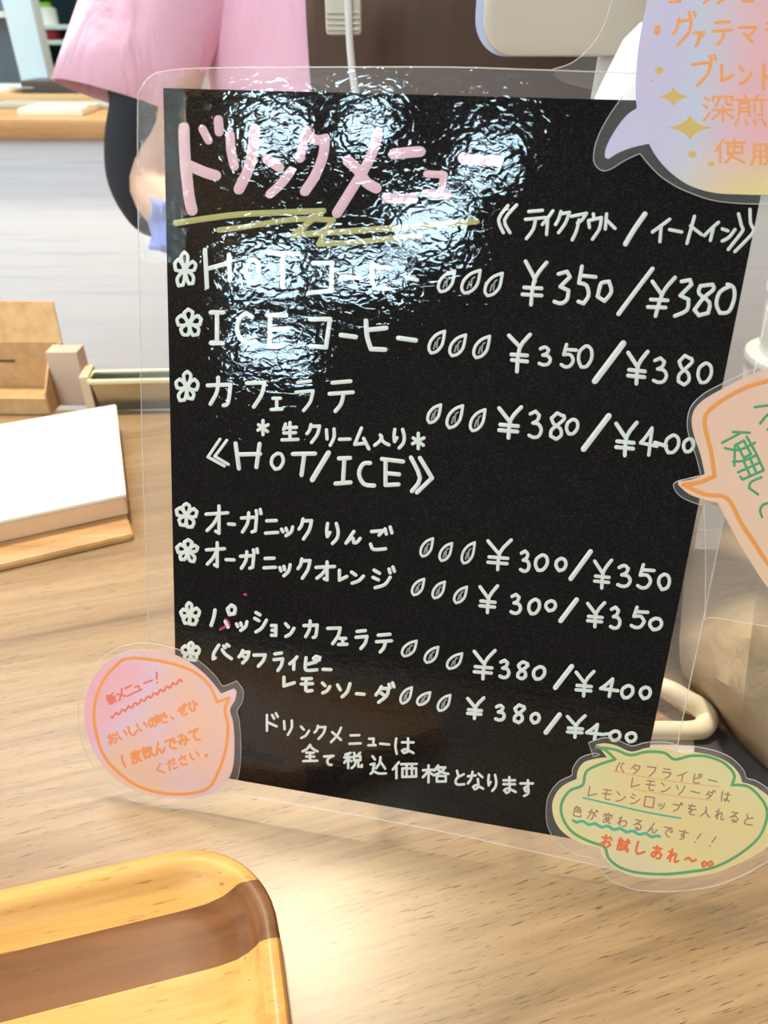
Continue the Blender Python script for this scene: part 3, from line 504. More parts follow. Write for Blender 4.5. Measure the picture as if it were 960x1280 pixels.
# ------------------------------------------------------------------ speech bubbles on the card
def paper_mat(name, stops, scale=1.0, rot=0, offs=0):
    m = mat(name, stops[0][1], .6); k = N(m); v = k.coord((1, 1, 1), (0, 0, rot)); nz = k.noise(v, 14 * scale, 1, .4, .5)
    k.l(k.ramp(nz, stops), k.b.inputs['Base Color']); return m
ZP0, ZP1, ZF = .0007, .0009, .0013; HP = .00006; ZL = ZP1 - .00001
def bubble(label, outline, pm, border, border_w, border_m, film=None, off=8, low=0, rims=None):
    O = smooth_poly(outline, 4, sharp=48)
    p = solid('speech_bubble', O, ZP0, ZP1, pm, card, label=label)
    Fp = smooth_poly(film, 4, sharp=70) if film else smooth_poly(offset(outline, off, low), 4, sharp=75)
    fl = solid('bubble_film', Fp, .00062, ZF, [film_bub, film_back], p, top=0, side=1, back=0)
    if rims:
        for rr_ in rims: rim(smooth_poly(rr_, 4, closed=False, sharp=70), ZF, .00016, p, closed=False)
    else: rim(Fp, ZF, .00016, p)
    if border:
        for bb in (border if isinstance(border, list) and isinstance(border[0], list) else [border]):
            b = B(); stroke(b, smooth_poly(bb, 3, closed=False, sharp=55), border_w, ZL, HP); obj('border_line', b, border_m, p)
    return p
orange_pen = mat('orange_marker', (1, .36, .06), .6); red_pen = mat('red_orange_marker', (.9, .18, .12), .6); orange2 = mat('orange_text_marker', (.98, .33, .1), .6)
green_pen = mat('green_marker', (.10, .40, .14), .6); teal_pen = mat('teal_marker', (.06, .50, .32), .6); brown_pen = mat('brown_gel_pen', (.45, .19, .12), .6); redor_pen = mat('bright_orange_marker', (.95, .16, .03), .6)
gold_pen = mat('gold_marker', (.78, .52, .12), .5); green2 = mat('green_text_marker', (.05, .38, .15), .6); pale_or = mat('pale_orange_marker', (.95, .5, .22), .6)
pinkp = paper_mat('pink_paper', [(.35, (.95, .50, .60)), (.5, (.86, .60, .74)), (.65, (.97, .58, .42))], 1.3)
yellowp = paper_mat('yellow_paper', [(.3, (.93, .70, .30)), (.5, (.90, .78, .38)), (.7, (.88, .72, .45))], 1.2)
peachp = paper_mat('peach_paper', [(.3, (.97, .67, .42)), (.7, (.97, .62, .46))], 1.0)
m = mat('lavender_paper', (.75, .65, .85), .6); k_ = N(m); v_ = k_.coord(); xx = k_.n('ShaderNodeSeparateXYZ'); k_.l(v_, xx.inputs[0])
ca, cb, cc = L(815, 150), L(950, 90), L(960, 235)
gx = k_.math('DIVIDE', k_.math('SUBTRACT', xx.outputs[0], ca.x), (cb.x - ca.x) * 1.1)
wob = k_.math('MULTIPLY', k_.math('SUBTRACT', k_.noise(v_, 25, 1), .5), .5)
c_ = k_.ramp(k_.math('ADD', gx, wob), [(-.0, (.70, .62, .84)), (.3, (.66, .68, .82)), (.75, (.90, .55, .60)), (1, (.95, .50, .52))])
gy = k_.math('DIVIDE', k_.math('SUBTRACT', L(930, 175).y, xx.outputs[1]), L(930, 175).y - L(950, 235).y)
gy = k_.math('MULTIPLY', k_.math('MAXIMUM', gy, 0), k_.math('MAXIMUM', k_.math('MULTIPLY', gx, .8), 0))
c_ = k_.mix(k_.math('MINIMUM', gy, 1), c_, (.90, .76, .30)); k_.l(c_, k_.b.inputs['Base Color']); lavp = m

# pink one, lower left
pk = pts("745,308 700,250 640,190 560,135 480,105 380,88 300,92 220,120 150,175 100,240 70,320 62,400 70,480 95,570 140,650 200,720 280,775 370,815 470,830 580,830 680,815 750,775 790,720 808,650 812,550 805,450 790,390 815,340 822,300 810,283", 90, 790, 4)
p = bubble('round pink speech bubble with an orange outline', pk, pinkp, pts("250,140 175,215 130,300 110,400 120,500 155,610 220,690 320,765 450,805 580,808 680,780 730,700 765,600 780,480 765,390 785,330 725,350 690,270 620,205 540,170 440,145 320,130 250,140", 90, 790, 4), 4.2, orange_pen, off=8, low=4)
b = B(); q = lambda x, y: (90 + x / 4, 790 + y / 4)
line(b, '新メニュー!', *q(188, 365), -25, 12, 12.6, 2.7, ZL, HP)
P = [q(195 + 355 * i / 40, 425 - 185 * i / 40 + 9 * math.sin(i * 1.75)) for i in range(41)]; stroke(b, P, 2.8, ZL, HP)
obj('lettering', b, red_pen, p, label='red lettering with wavy underline')
b = B(); line(b, 'おいしいので、ぜひ', *q(190, 565), -22, 12.5, 13.6, 3.1, ZL, HP); line(b, '1度飲んでみて', *q(245, 680), -20, 14, 15.8, 3.2, ZL, HP)
line(b, 'ください。', *q(430, 715), -21, 12, 15.5, 2.7, ZL, HP)
S(b, "425,430 420,435 430,440", 90, 790, 4, 9, ZL, HP)
obj('lettering', b, orange2, p, label='orange lettering in three lines')
# yellow cloud, lower right
ye = pts("222,38 260,32 310,42 375,68 440,52 520,50 590,72 640,70 720,85 790,115 835,160 850,200 900,215 945,245 1000,290 1030,350 1015,420 960,475 880,525 800,562 720,590 600,608 480,612 380,600 300,565 255,520 235,480 160,460 90,420 50,370 35,310 45,260 80,215 140,185 145,150 170,115 220,98 270,92 245,60", 680, 920, 3.4286)
p = bubble('yellow cloud shaped speech bubble with a green outline', ye, yellowp, pts("225,45 265,62 305,100 230,125 180,155 165,210 110,235 75,290 80,350 120,410 190,450 258,475 275,520 320,560 400,585 520,592 640,580 720,565 800,530 880,475 930,420 955,350 950,300 915,250 870,215 805,210 815,165 770,115 700,88 630,85 560,100 515,72 440,68 370,82 310,60 250,50", 680, 920, 3.4286), 3.8, green_pen, off=7, low=9)
q = lambda x, y: (680 + x / 3.4286, 920 + y / 3.4286)
b = B(); line(b, 'バタフライピー', *q(305, 150), 8.5, 12, 19.5, 1.8, ZL, HP); line(b, 'レモンソーダは', *q(370, 220), 8.5, 12, 19, 1.8, ZL, HP)
line(b, 'レモンシロップを入れると', *q(185, 258), 10, 12.5, 18, 1.8, ZL, HP); line(b, '色が変わるんです!!', *q(120, 340), 12.5, 12.5, 19.3, 1.8, ZL, HP); obj('lettering', b, brown_pen, p, label='thin brown lettering in four lines')
b = B(); line(b, 'お試しあれ〜∞', *q(240, 472), 12, 15, 21.5, 3.2, ZL, HP); obj('lettering', b, redor_pen, p, label='bright orange bottom line of lettering')
b = B(); S(b, "300,152 520,190 750,218;385,228 550,255 720,275", 680, 920, 3.4286, 1.7, ZL, HP); obj('underline', b, pale_or, p, label='thin orange underlines')
b = B(); S(b, "170,265 400,318 500,338 585,352", 680, 920, 3.4286, 2.4, ZL, HP); P = [q(125 + 370 * i / 24, 362 + 72 * i / 24 + 5 * math.sin(i * 1.8)) for i in range(25)]; stroke(b, P, 4, ZL, HP); obj('underline', b, teal_pen, p, label='teal green underlines')
# peach one, right edge
pe = pts("620,105 527,150 400,205 340,235 240,290 185,340 168,400 180,470 210,560 230,650 170,675 105,685 105,700 150,740 210,765 290,785 340,880 400,990 450,1070 527,1185 640,1290 760,1280 860,1050 880,700 840,300 740,120", 820, 420, 3.765)
p = bubble('peach speech bubble with an orange outline and green writing', pe, peachp, pts("640,170 527,210 430,240 330,290 250,350 228,400 240,470 260,550 275,660 200,690 130,700 230,745 335,765 400,880 460,970 527,1070 620,1180", 820, 420, 3.765), 6, orange_pen,
    film=pts("985,440 958,454 925,469 900,481 880,492 864,508 859,528 862,548 870,570 876,594 862,598 846,602 842,608 850,620 866,628 880,632 882,700 881,776 893,772 960,783 1060,792 1085,700 1080,500 1030,425"))
b = B()
def rot_glyph(b, ch, cx, cy, ang, sx, sy, w):
    ca, sa = math.cos(R(ang)), math.sin(R(ang))
    for one in G[ch].split(';'): stroke(b, [(cx + (a - .5) * sx * ca - (c - .5) * sy * sa, cy + (a - .5) * sx * sa + (c - .5) * sy * ca) for a, c in pts(one)], w, ZL, HP)
q = lambda x, y: (820 + x / 3.765, 420 + y / 3.765)
rot_glyph(b, '使', *q(395, 515), 62, 38, 36, 3.6); rot_glyph(b, '用', *q(440, 615), 66, 28, 32, 3.6); rot_glyph(b, 'し', *q(475, 705), 62, 22, 20, 3.6); rot_glyph(b, 'て', *q(530, 800), 66, 30, 26, 3.6)
S(b, "465,335 500,330 540,325;490,412 515,380 540,360;525,440 550,420", 820, 420, 3.765, 3.6, ZL, HP)
obj('lettering', b, green2, p, label='green lettering running down the bubble')
# lavender one, upper right
la = pts("305,540 298,450 305,300 320,180 345,60 385,-80 460,-230 600,-380 800,-460 1050,-480 1300,-380 1480,-150 1520,150 1450,450 1350,680 1180,860 1060,940 960,972 820,972 700,965 600,940 530,905 460,850 400,780 365,718 290,735 220,760 160,795 145,785 150,740 190,660 250,580", 720, 0, 4)
p = bubble('lavender and pink speech bubble with orange writing', la, lavp, None, 0, None,
    film=pts("765,0 752,38 735,62 714,79 690,87 700,100 735,110 777,122 760,147 746,175 742,200 750,212 762,212 782,200 800,192 815,210 832,225 860,240 900,252 960,255 1010,250 1060,220 1095,170 1120,60 1110,-50 1060,-120 980,-150 880,-140 810,-100 778,-50"),
    rims=[pts("778,-50 765,0 752,38 735,62 714,79 690,87"), pts("778,121 760,147 746,175 742,200 750,212 762,212 782,200 800,192 815,210 832,225 860,240 900,252 960,255 1010,250 1060,220 1095,170 1120,60")])
b = B(); q = lambda x, y: (720 + x / 4, y / 4)
S(b, "470,8 520,6;640,14 660,0;712,14 735,0;835,6 885,6", 720, 0, 4, 4, ZL, HP)
S(b, "408,140 404,162", 720, 0, 4, 8, ZL, HP)
for ch, x0, y0, x1, y1 in (('グ', 480, 55, 605, 232), ('ァ', 585, 152, 650, 235), ('テ', 682, 102, 782, 228), ('マ', 812, 122, 905, 220), ('ラ', 945, 105, 1030, 220), ('ブ', 578, 272, 705, 432), ('レ', 715, 322, 790, 415), ('ン', 812, 325, 880, 425), ('ド', 915, 305, 1010, 450),
        ('深', 632, 472, 792, 608), ('煎', 788, 472, 958, 632), ('使', 692, 692, 848, 818), ('用', 872, 712, 968, 828), ('り', 985, 480, 1040, 620)):
    glyph(b, ch, 720 + x0 / 4 + 1.5, y0 / 4 + 1.5, 720 + x1 / 4 - 1.5, y1 / 4 - 1.5, 4.6 if y0 < 450 else 3.6, ZL, HP)
obj('lettering', b, mat('orange_yellow_marker', (1, .40, .12), .6), p, label='orange lettering in four lines')
for cx, cy, hw, hh in ((487, 483, 87, 52), (570, 638, 122, 68)):
    P = []
    for i in range(40):
        a = 2 * math.pi * i / 40; c, s_ = math.cos(a), math.sin(a); e = 3.2
        P.append((720 + (cx + hw * abs(c) ** e * (1 if c > 0 else -1)) / 4, (cy + hh * abs(s_) ** e * (1 if s_ > 0 else -1) - 0 * c) / 4))
    solid('star_drawing', P, ZP1 - .00002, ZP1 + .00006, gold_pen, p)
for x, y, w_ in ((416, 352, 9.5), (582, 772, 9), (676, 818, 7), (378, 404, 2)):
    b = B(); stroke(b, [q(x - 3, y), q(x + 3, y)], w_, ZL, HP); obj('dot_drawing', b, gold_pen, p)
# tape holding the peach bubble
tapem = film_mat('tape', .16, .12, big=.0006, fine=.0001)
solid('tape_piece', pts("881,628 906,636 903,662 896,688 868,686 873,655"), .0006, .0008, tapem, card, label='wrinkled clear tape')
S_ = B(); stroke(S_, pts("873,661 885,663 902,661"), 1.6, .0008, .0002); stroke(S_, pts("870,684 882,685 893,684"), .9, .0008, .0002); obj('tape_wrinkle', S_, film_rim, card)

# ================================================================== WOOD TRAY
TRH = .017
a0, a1 = at_z(0, 1113, TZ + TRH), at_z(168, 1068, TZ + TRH); ta = math.atan2(a1.y - a0.y, a1.x - a0.x) + R(-3)
ex = Vector((math.cos(ta), math.sin(ta), 0)); ey = Vector((-math.sin(ta), math.cos(ta), 0))
re = at_z(358, 1240, TZ + TRH * .8); TW, TH = .34, .2
cr = Vector((0, 0, TZ)) + ex * re.dot(ex) + ey * ((a0 + a1) / 2).dot(ey)
tc = cr - ex * TW / 2 - ey * TH / 2
tray = thing('wooden_tray', 'light wooden tray with rounded corners and a dark wood stripe, at the front left', 'tray', tc, ta)
trm = mat('beech_and_walnut', (.8, .5, .2), .42, coat=.06, **{'Coat Roughness': .2, 'Specular IOR Level': .22}); k_ = N(trm)
v_ = k_.coord((3, 40, 40)); g1_ = k_.noise(v_, 2.5, 5, .6, .5); pv = k_.noise(k_.coord((28, 260, 260)), 2.2, 2)
lt = k_.ramp(g1_, [(.3, (.56, .27, .07)), (.5, (.70, .37, .105)), (.7, (.77, .44, .14))]); dk = k_.ramp(g1_, [(.3, (.13, .05, .016)), (.6, (.22, .09, .03))])
sx = k_.n('ShaderNodeSeparateXYZ'); k_.l(k_.coord(), sx.inputs[0])
def tv(x, y, h): P = at_z(x, y, TZ + h) - tc; return P.dot(ey)
v1, v2 = tv(302, 1103, TRH), tv(334, 1174, TRH)
inb = k_.math('MULTIPLY', k_.math('LESS_THAN', sx.outputs[1], v1), k_.math('GREATER_THAN', sx.outputs[1], v2))
cc_ = k_.mix(inb, lt, dk); cc_ = k_.mix(k_.math('MULTIPLY', k_.ramp(pv, [(.29, (1, 1, 1)), (.35, (0, 0, 0))]), .5), cc_, (.22, .09, .03))
k_.l(cc_, k_.b.inputs['Base Color']); k_.bump(g1_, .15, .0004)
b = B(); RC = .043
prof = [(.012, 0), (.003, .0015), (0, .006), (0, TRH - .002), (.001, TRH - .0005), (.003, TRH), (.0065, TRH), (.008, TRH - .0008), (.0095, TRH - .003), (.013, .010), (.018, .0068), (.026, .0052), (.04, .005)]
rings = [[Vector((x, y, z)) for x, y in rrect(TW - 2 * i, TH - 2 * i, max(RC - i, .004), 12)] for i, z in prof]
loft(b, rings); obj('tray_body', b, trm, tray)

# ================================================================== LEFT SIDE OF THE TABLE
def quadbox(px4, z0, z1, loc=None):
    """footprint whose top-face corners are seen at 4 pixels"""
    return [at_z(x, y, z1) for x, y in px4]
def prism(bm, P, z0, z1, bev=0):
    a = [bm.verts.new((p.x, p.y, z1)) for p in P]; c = [bm.verts.new((p.x, p.y, z0)) for p in P]; n = len(a)
    bm.faces.new(a); bm.faces.new(list(reversed(c)))
    for i in range(n): bm.faces.new((a[i], c[i], c[(i + 1) % n], a[(i + 1) % n]))
    bmesh.ops.recalc_face_normals(bm, faces=bm.faces)
    if bev: bmesh.ops.bevel(bm, geom=list(bm.edges), offset=bev, segments=2, affect='EDGES')
BT, BB = TZ + .024, TZ + .005
c1, c2 = at_z(143, 506, BT), at_z(155, 617, BT); e1 = (c2 - c1); l0 = at_z(0, 650, BT); bx = (l0 - c2).normalized(); 
P = [c1, c2, c2 + bx * .22, c1 + bx * .22]
boxr = thing('white_box', 'flat white cardboard box on the thin wooden board at the left', 'box')
white_card = mat('white_card', (.86, .84, .78), .55); kraftm = mat('kraft_card', (.58, .37, .18), .75); k_ = N(kraftm)
k_.l(k_.ramp(k_.noise(k_.coord(), 90, 4), [(.3, (.52, .32, .15)), (.7, (.64, .42, .21))]), k_.b.inputs['Base Color'])
b = B(); prism(b, P, BB + .0005, BT - .003, .0008); obj('box_body', b, mat('shaded_white_card', (.82, .58, .36), .6), boxr)  # tan colour paints in the shade on the white box's sides
lidc = sum((Vector(p) for p in P), Vector()) / 4
b = B(); prism(b, [lidc + (p - lidc) * 1.012 for p in P], BT - .0032, BT, .0006); obj('box_lid', b, white_card, boxr)
u1, u2 = at_z(166, 668, TZ + .005), at_z(0, 707, TZ + .005); ub = (u2 - u1).normalized(); un = Vector((-ub.y, ub.x, 0)); un = un if un.y > 0 else -un
board = thing('wooden_board', 'thin orange-brown wooden board lying under the white box', 'board')
b = B(); prism(b, [u1, u1 + ub * .25, u1 + ub * .25 + un * .17, u1 + un * .17], TZ, TZ + .005, .001)
obj('board_slab', b, wood('orange_wood', (.68, .42, .2), (.58, .33, .14), (.45, .24, .1), sc_=1.5), board)
# open kraft box
ko = at_z(70, 518, TZ); kx = .135
kb = thing('kraft_box', 'open brown cardboard box with a raised lid, behind the white box', 'box', (ko.x - .005, ko.y, TZ), R(-1))
W_, D_, H_ = .2, .06, .05
b = B(); box(b, (-W_ / 2, D_ / 2, .001), (W_, D_, .002)); obj('box_floor', b, kraftm, kb, smooth=False)
b = B(); box(b, (-W_ / 2, 0, .009), (W_, .002, .016)); obj('front_panel', b, kraftm, kb, smooth=False)
for x in (0, -W_):
    b = B(); va = [b.verts.new((x + s, y, z)) for s in (-.001, .001) for y, z in ((0, 0), (D_, 0), (D_, H_), (D_ * .55, H_ + .004), (0, .022))]
    b.faces.new(va[:5]); b.faces.new(list(reversed(va[5:])))
    for i in range(5): b.faces.new((va[i], va[(i + 1) % 5], va[5 + (i + 1) % 5], va[5 + i]))
    bmesh.ops.recalc_face_normals(b, faces=b.faces); obj('side_panel', b, kraftm, kb, smooth=False)
b = B(); box(b, (-W_ / 2, D_, H_ / 2), (W_, .002, H_)); obj('back_panel', b, kraftm, kb, smooth=False)
b = B(); box(b, (-.075, D_ - .0016, .03), (.045, .001, .0022)); obj('slot', b, mat('dark_slot', (.12, .07, .03), .8), kb, smooth=False)
lid = B(); v_ = [lid.verts.new(q_) for q_ in ((0, D_, H_), (-W_, D_, H_), (-W_, D_ + .02, H_ + .034), (-.008, D_ + .02, H_ + .034), (0, D_ + .002, H_), (-W_, D_ + .002, H_), (-W_, D_ + .022, H_ + .034), (-.008, D_ + .022, H_ + .034))]
for f in ((0, 1, 2, 3), (7, 6, 5, 4), (0, 4, 5, 1), (1, 5, 6, 2), (2, 6, 7, 3), (3, 7, 4, 0)): lid.faces.new([v_[i] for i in f])
obj('lid', lid, kraftm, kb, smooth=False)
# small tan carton right of it and a steel scoop bowl
q0 = at_z(112, 520, TZ)
sb = thing('tan_carton', 'narrow pinkish tan carton beside the open cardboard box', 'box', (q0.x - .02, q0.y + .01, TZ))
obj('carton_body', boxm((-.002, .022, .028), (.03, .02, .056), bevel=.001), mat('pink_tan_card', (.62, .47, .37), .7), sb); obj('carton_flap', boxm((.018, .012, .019), (.008, .03, .036), R(8)), mat('light_tan_card', (.76, .6, .42), .7), sb)
q0 = at_z(118, 516, TZ)
bw = thing('metal_holder', 'low shiny metal holder with a pale yellow rim, half behind the card', 'holder', (q0.x, q0.y, TZ), R(3))
hw_ = .15
b = B(); rings = [[Vector((hw_ / 2 + x, .012 + y, z)) for x, y in rrect(hw_ - 2 * i, .022 - 2 * i, .004, 5)] for i, z in ((.0035, 0), (.003, .001), (0, .031), (.0012, .031), (.004, .004))]
loft(b, rings); obj('holder_body', b, mat('steel', (.52, .53, .48), .25, 1), bw)
b = B(); rings = [[Vector((hw_ / 2 + x, .012 + y, z)) for x, y in rrect(hw_ - 2 * i, .022 - 2 * i, .004, 5)] for i, z in ((-.0012, .030), (-.0016, .0335), (-.0002, .0345), (.0016, .0335), (.0014, .0312))]
loft(b, rings, cap=False); obj('rim', b, mat('pale_yellow_rim', (.9, .85, .55), .4), bw)

# ================================================================== BEHIND: BACK COUNTER
YB = 1.62
zt = at_y(60, 148, YB).z
bc = thing('back_counter', 'white panelled counter with an orange-brown wooden top behind the worker', 'counter', (-.2, YB, 0))
slab = wood('orange_slab', (.66, .40, .18), (.55, .30, .12), (.42, .22, .08), sc_=.6)
zb = at_y(60, 173, YB).z
obj('worktop', boxm((0, .3, (zt + zb) / 2), (2.6, .62, zt - zb), bevel=.004), slab, bc)
panm = mat('white_woodgrain', (.70, .74, .80), .5); k_ = N(panm); ng = k_.noise(k_.coord((.6, 1, 26)), 5, 4, .5, .3); k_.l(k_.ramp(ng, [(.3, (.74, .78, .86)), (.5, (.84, .86, .9))]), k_.b.inputs['Base Color'])
obj('front_panel', boxm((0, .03 + .3, zb / 2), (2.56, .6, zb - .001), bevel=.0015), panm, bc)
def onc(x, y): return at_z(x, y, zt)
# things on the back counter
p0 = onc(25, 145); p1 = onc(110, 143)
o = thing('white_packet', 'flat cream packet lying at the front of the back counter', 'packet', ((p0.x + p1.x) / 2, p0.y + .05, zt), R(2))
obj('packet_body', boxm((0, 0, .007), (p1.x - p0.x, .12, .014), bevel=.003), mat('cream_paper', (.82, .78, .68), .6), o); obj('packet_seal', boxm((0, .0, .0145), (p1.x - p0.x, .03, .001)), mat('grey_seal', (.5, .53, .47), .5), o)
o = thing('clear_sleeve', 'grey-green plastic sleeve behind the cream packet', 'packet', (p0.x + .02, p0.y + .16, zt), R(-2)); obj('sleeve_body', boxm((0, 0, .006), (.26, .07, .012), bevel=.004), mat('grey_green_plastic', (.42, .47, .42), .3), o)
o = thing('wooden_block', 'flat tan wooden block on the back counter', 'block', (p0.x, p0.y + .27, zt)); obj('block_body', boxm((0, 0, .012), (.3, .14, .024), bevel=.002), mat('tan_wood', (.62, .42, .22), .6), o)
o = thing('black_folder', 'black folder leaning on the tan wooden block', 'folder', (p0.x + .08, p0.y + .25, zt + .0245)); obj('folder_body', boxm((-.03, .0, .012), (.24, .1, .024), bevel=.002), mat('black_plastic', (.05, .045, .04), .4), o)
o = thing('white_saucer', 'white flat plate at the left end of the back counter', 'plate', (p0.x - .06, p0.y + .26, zt + .0245)); b = B(); lathe(b, [(.001, 0), (.03, 0), (.062, .01), (.063, .012), (.03, .004), (.001, .004)]); obj('plate_body', b, mat('bluish_china', (.7, .74, .85), .3), o)

# display case with pale blue frame (standing on the back counter) and shelf rack behind
YC = 2.02
cs = thing('display_case', 'pale blue framed glass display case at the top left', 'display case', (at_y(50, 80, YC).x, YC, zt))
blue = mat('pale_blue_frame', (.52, .74, .88), .4)
cx1 = at_y(62, 82, YC).x - cs.location.x; cx0 = at_y(27, 82, YC).x - cs.location.x
obj('corner_post', boxm(((cx0 + cx1) / 2, 0, .3), (cx1 - cx0, .05, .6), bevel=.004), blue, cs)
obj('bottom_rail', boxm((-.3, 0, .016), (.6 + cx1 * 2, .05, .032), bevel=.003), mat('pale_cyan_frame', (.6, .82, .85), .4), cs)
obj('top_rail', boxm((-.3, 0, .6), (.66, .05, .03), bevel=.003), blue, cs)
gl = film_mat('case_glass', .02, .03); obj('glass_pane', boxm((-.3, 0, .31), (.56, .004, .55)), gl, cs, smooth=False)
obj('case_back', boxm((-.345, .15, .3), (.62, .01, .6)), mat('dark_blue_back', (.08, .14, .19), .5), cs, smooth=False)
obj('case_floor', boxm((-.345, .09, .01), (.62, .12, .02)), mat('case_tan_floor', (.42, .38, .28), .6), cs, smooth=False)
obj('case_shelf', boxm((-.345, .09, .17), (.6, .11, .012)), mat('pale_shelf', (.75, .83, .8), .4), cs, smooth=False)
YS = 2.75
rk = thing('shelf_rack', 'dark teal shelf rack holding small bottles behind the worker', 'shelf', (at_y(72, 60, YS).x, YS, 0))
teal = mat('dark_teal', (.05, .12, .14), .6)
obj('back_board', boxm((0, .2, 1.0), (.5, .02, 2.0)), teal, rk, smooth=False)
zs_ = [at_y(65, yy, YS).z for yy in (82, 50, 31, -30)]
for z in zs_: obj('shelf_board', boxm((0, .08, z - .006), (.5, .24, .012), bevel=.001), mat('pale_teal_shelf', (.45, .68, .68), .5) if z != zs_[0] else teal, rk)
for x in (-.25, .25): obj('side_panel', boxm((x, .08, 1.0), (.014, .24, 2.0)), teal, rk, smooth=False)
def bottle(px, zi, r, h, body, cap, lab, name='small_bottle'):
    p = at_y(px, 50, YS + .02); o = thing(name, lab, 'bottle', (p.x, YS + .02, zs_[zi] + .0002), 0, 'bottles on the teal rack')
    b = B(); lathe(b, [(.001, 0), (r, 0), (r, h * .7), (r * .8, h * .78), (r * .5, h * .82)]); obj('bottle_body', b, body, o)
    b = B(); lathe(b, [(r * .62, h * .82), (r * .62, h), (.001, h)]); obj('bottle_cap', b, cap, o)
whitep = mat('white_plastic', (.7, .8, .82), .4); redp = mat('red_plastic', (.8, .04, .1), .4); greenp = mat('green_plastic', (.25, .65, .03), .4)
bottle(66, 1, .028, (at_y(66, 34, YS).z - zs_[1]), redp, redp, 'red bottle on the lower teal shelf')
bottle(66, 2, .03, (at_y(66, 3, YS).z - zs_[2]), whitep, greenp, 'white bottle with a green cap on the upper teal shelf')
bottle(45, 1, .028, .045, whitep, whitep, 'short white bottle beside the red bottle')

# ================================================================== PERSON
YP = .87
person = thing('person', 'person in a pink short-sleeved top, black undersleeves and a brown apron behind the counter', 'person', (.045, YP, 0))
skin = mat('skin', (.70, .44, .31), .5, **{'Subsurface Weight': .1, 'Subsurface Radius': (.02, .008, .005)})
def loc(v): return Vector(v) - person.location
def skinned(name, chains, m, parent, sub=2):
    me = bpy.data.meshes.new(name); vs = []; es = []; rs = []; idx = {}
    for ch in chains:
        prev = None
        for (x, y, z, r) in ch:
            key = (round(x, 4), round(y, 4), round(z, 4))
            if key not in idx: idx[key] = len(vs); vs.append((x, y, z)); rs.append(r)
            i = idx[key]
            if prev is not None: es.append((prev, i))
            prev = i
    me.from_pydata(vs, es, []); me.materials.append(m)
    o = bpy.data.objects.new(name, me); COL.objects.link(o); o.parent = parent
    sk = o.modifiers.new('skin', 'SKIN'); 
    if not me.skin_vertices: me.skin_vertices.new()
    for i, r in enumerate(rs):
        q_ = me.skin_vertices[0].data[i]; q_.radius = r if isinstance(r, tuple) else (r, r); q_.use_root = (i == 0)
    sk.use_smooth_shade = True
    s = o.modifiers.new('sub', 'SUBSURF'); s.levels = sub; s.render_levels = sub
    return o
elb = loc(at_y(186, 232, .775)); wr = loc(at_y(330, 330, .70))
sh = Vector((-.185, 0, 1.345)); fa = loc(at_y(205, 255, .755))
armL = [(-.09, 0, 1.36, .06), (sh.x, sh.y, sh.z, .052), ((sh.x + elb.x) / 2, (sh.y + elb.y) / 2, (sh.z + elb.z) / 2, .03), (elb.x, elb.y, elb.z, .026), (fa.x, fa.y, fa.z, .03), (wr.x, wr.y, wr.z, .022)]
elr = Vector((.27, -.04, 1.10)); wrr = Vector((.12, -.175, 1.0)); 
armR = [(.09, 0, 1.36, .06), (.185, 0, 1.345, .052), (.235, -.03, 1.22, .046), (elr.x, elr.y, elr.z, .038), (.21, -.11, 1.055, .034), (wrr.x, wrr.y, wrr.z, .025)]
body = skinned('body', [
    [(0, 0, .98, (.13, .1)), (0, 0, 1.1, (.12, .085)), (0, 0, 1.24, (.13, .09)), (0, 0, 1.36, (.09, .07)), (0, 0, 1.42, .05), (0, -.01, 1.475, .05), (0, -.02, 1.53, (.07, .085)), (0, -.02, 1.6, (.075, .095)), (0, -.015, 1.66, (.055, .07))],
    [(0, 0, 1.36, (.09, .07))] + armL, [(0, 0, 1.36, (.09, .07))] + armR,
    [(0, 0, .98, (.13, .1)), (-.09, 0, .88, .085), (-.1, -.01, .5, .058), (-.1, .01, .3, .052), (-.1, .02, .07, .036), (-.1, -.1, .035, .032)],
    [(0, 0, .98, (.13, .1)), (.09, 0, .88, .085), (.1, -.01, .5, .058), (.1, .01, .3, .052), (.1, .02, .07, .036), (.1, -.1, .035, .032)]], skin, person)
def hand(w_, d, side, curl=.5):
    d = d.normalized(); up_ = Vector((0, 0, 1)); s = d.cross(up_).normalized() * side; nrm = s.cross(d) * side
    if nrm.z > 0: nrm = -nrm
    chains = []; palm = w_ + d * .05
    for i, (off, ln) in enumerate(((-.03, .062), (-.01, .074), (.011, .07), (.03, .055))):
        k0 = w_ + d * .082 + s * off; a = k0 + d * ln * .42 + nrm * ln * .1; c = a + d * ln * .3 + nrm * ln * .28 * curl; e = c + d * ln * .12 + nrm * ln * .3 * curl
        chains.append([(w_.x, w_.y, w_.z, (.025, .02)), (*(w_ + d * .04 + s * off * .6), .017), (*k0, .0115), (*a, .0095), (*c, .0085), (*e, .007)])
    th = w_ + d * .025 - s * .026; t2 = th + d * .03 - s * .018; t3 = t2 + d * .03 - s * .004 + nrm * .008
    chains.append([(w_.x, w_.y, w_.z, (.025, .02)), (*th, .015), (*t2, .011), (*t3, .0085)])
    return chains
skinned('hand', hand(wr, wr - elb + Vector((.05, 0, -.02)), 1), skin, person); skinned('hand', hand(wrr, wrr - elr, -1), skin, person)
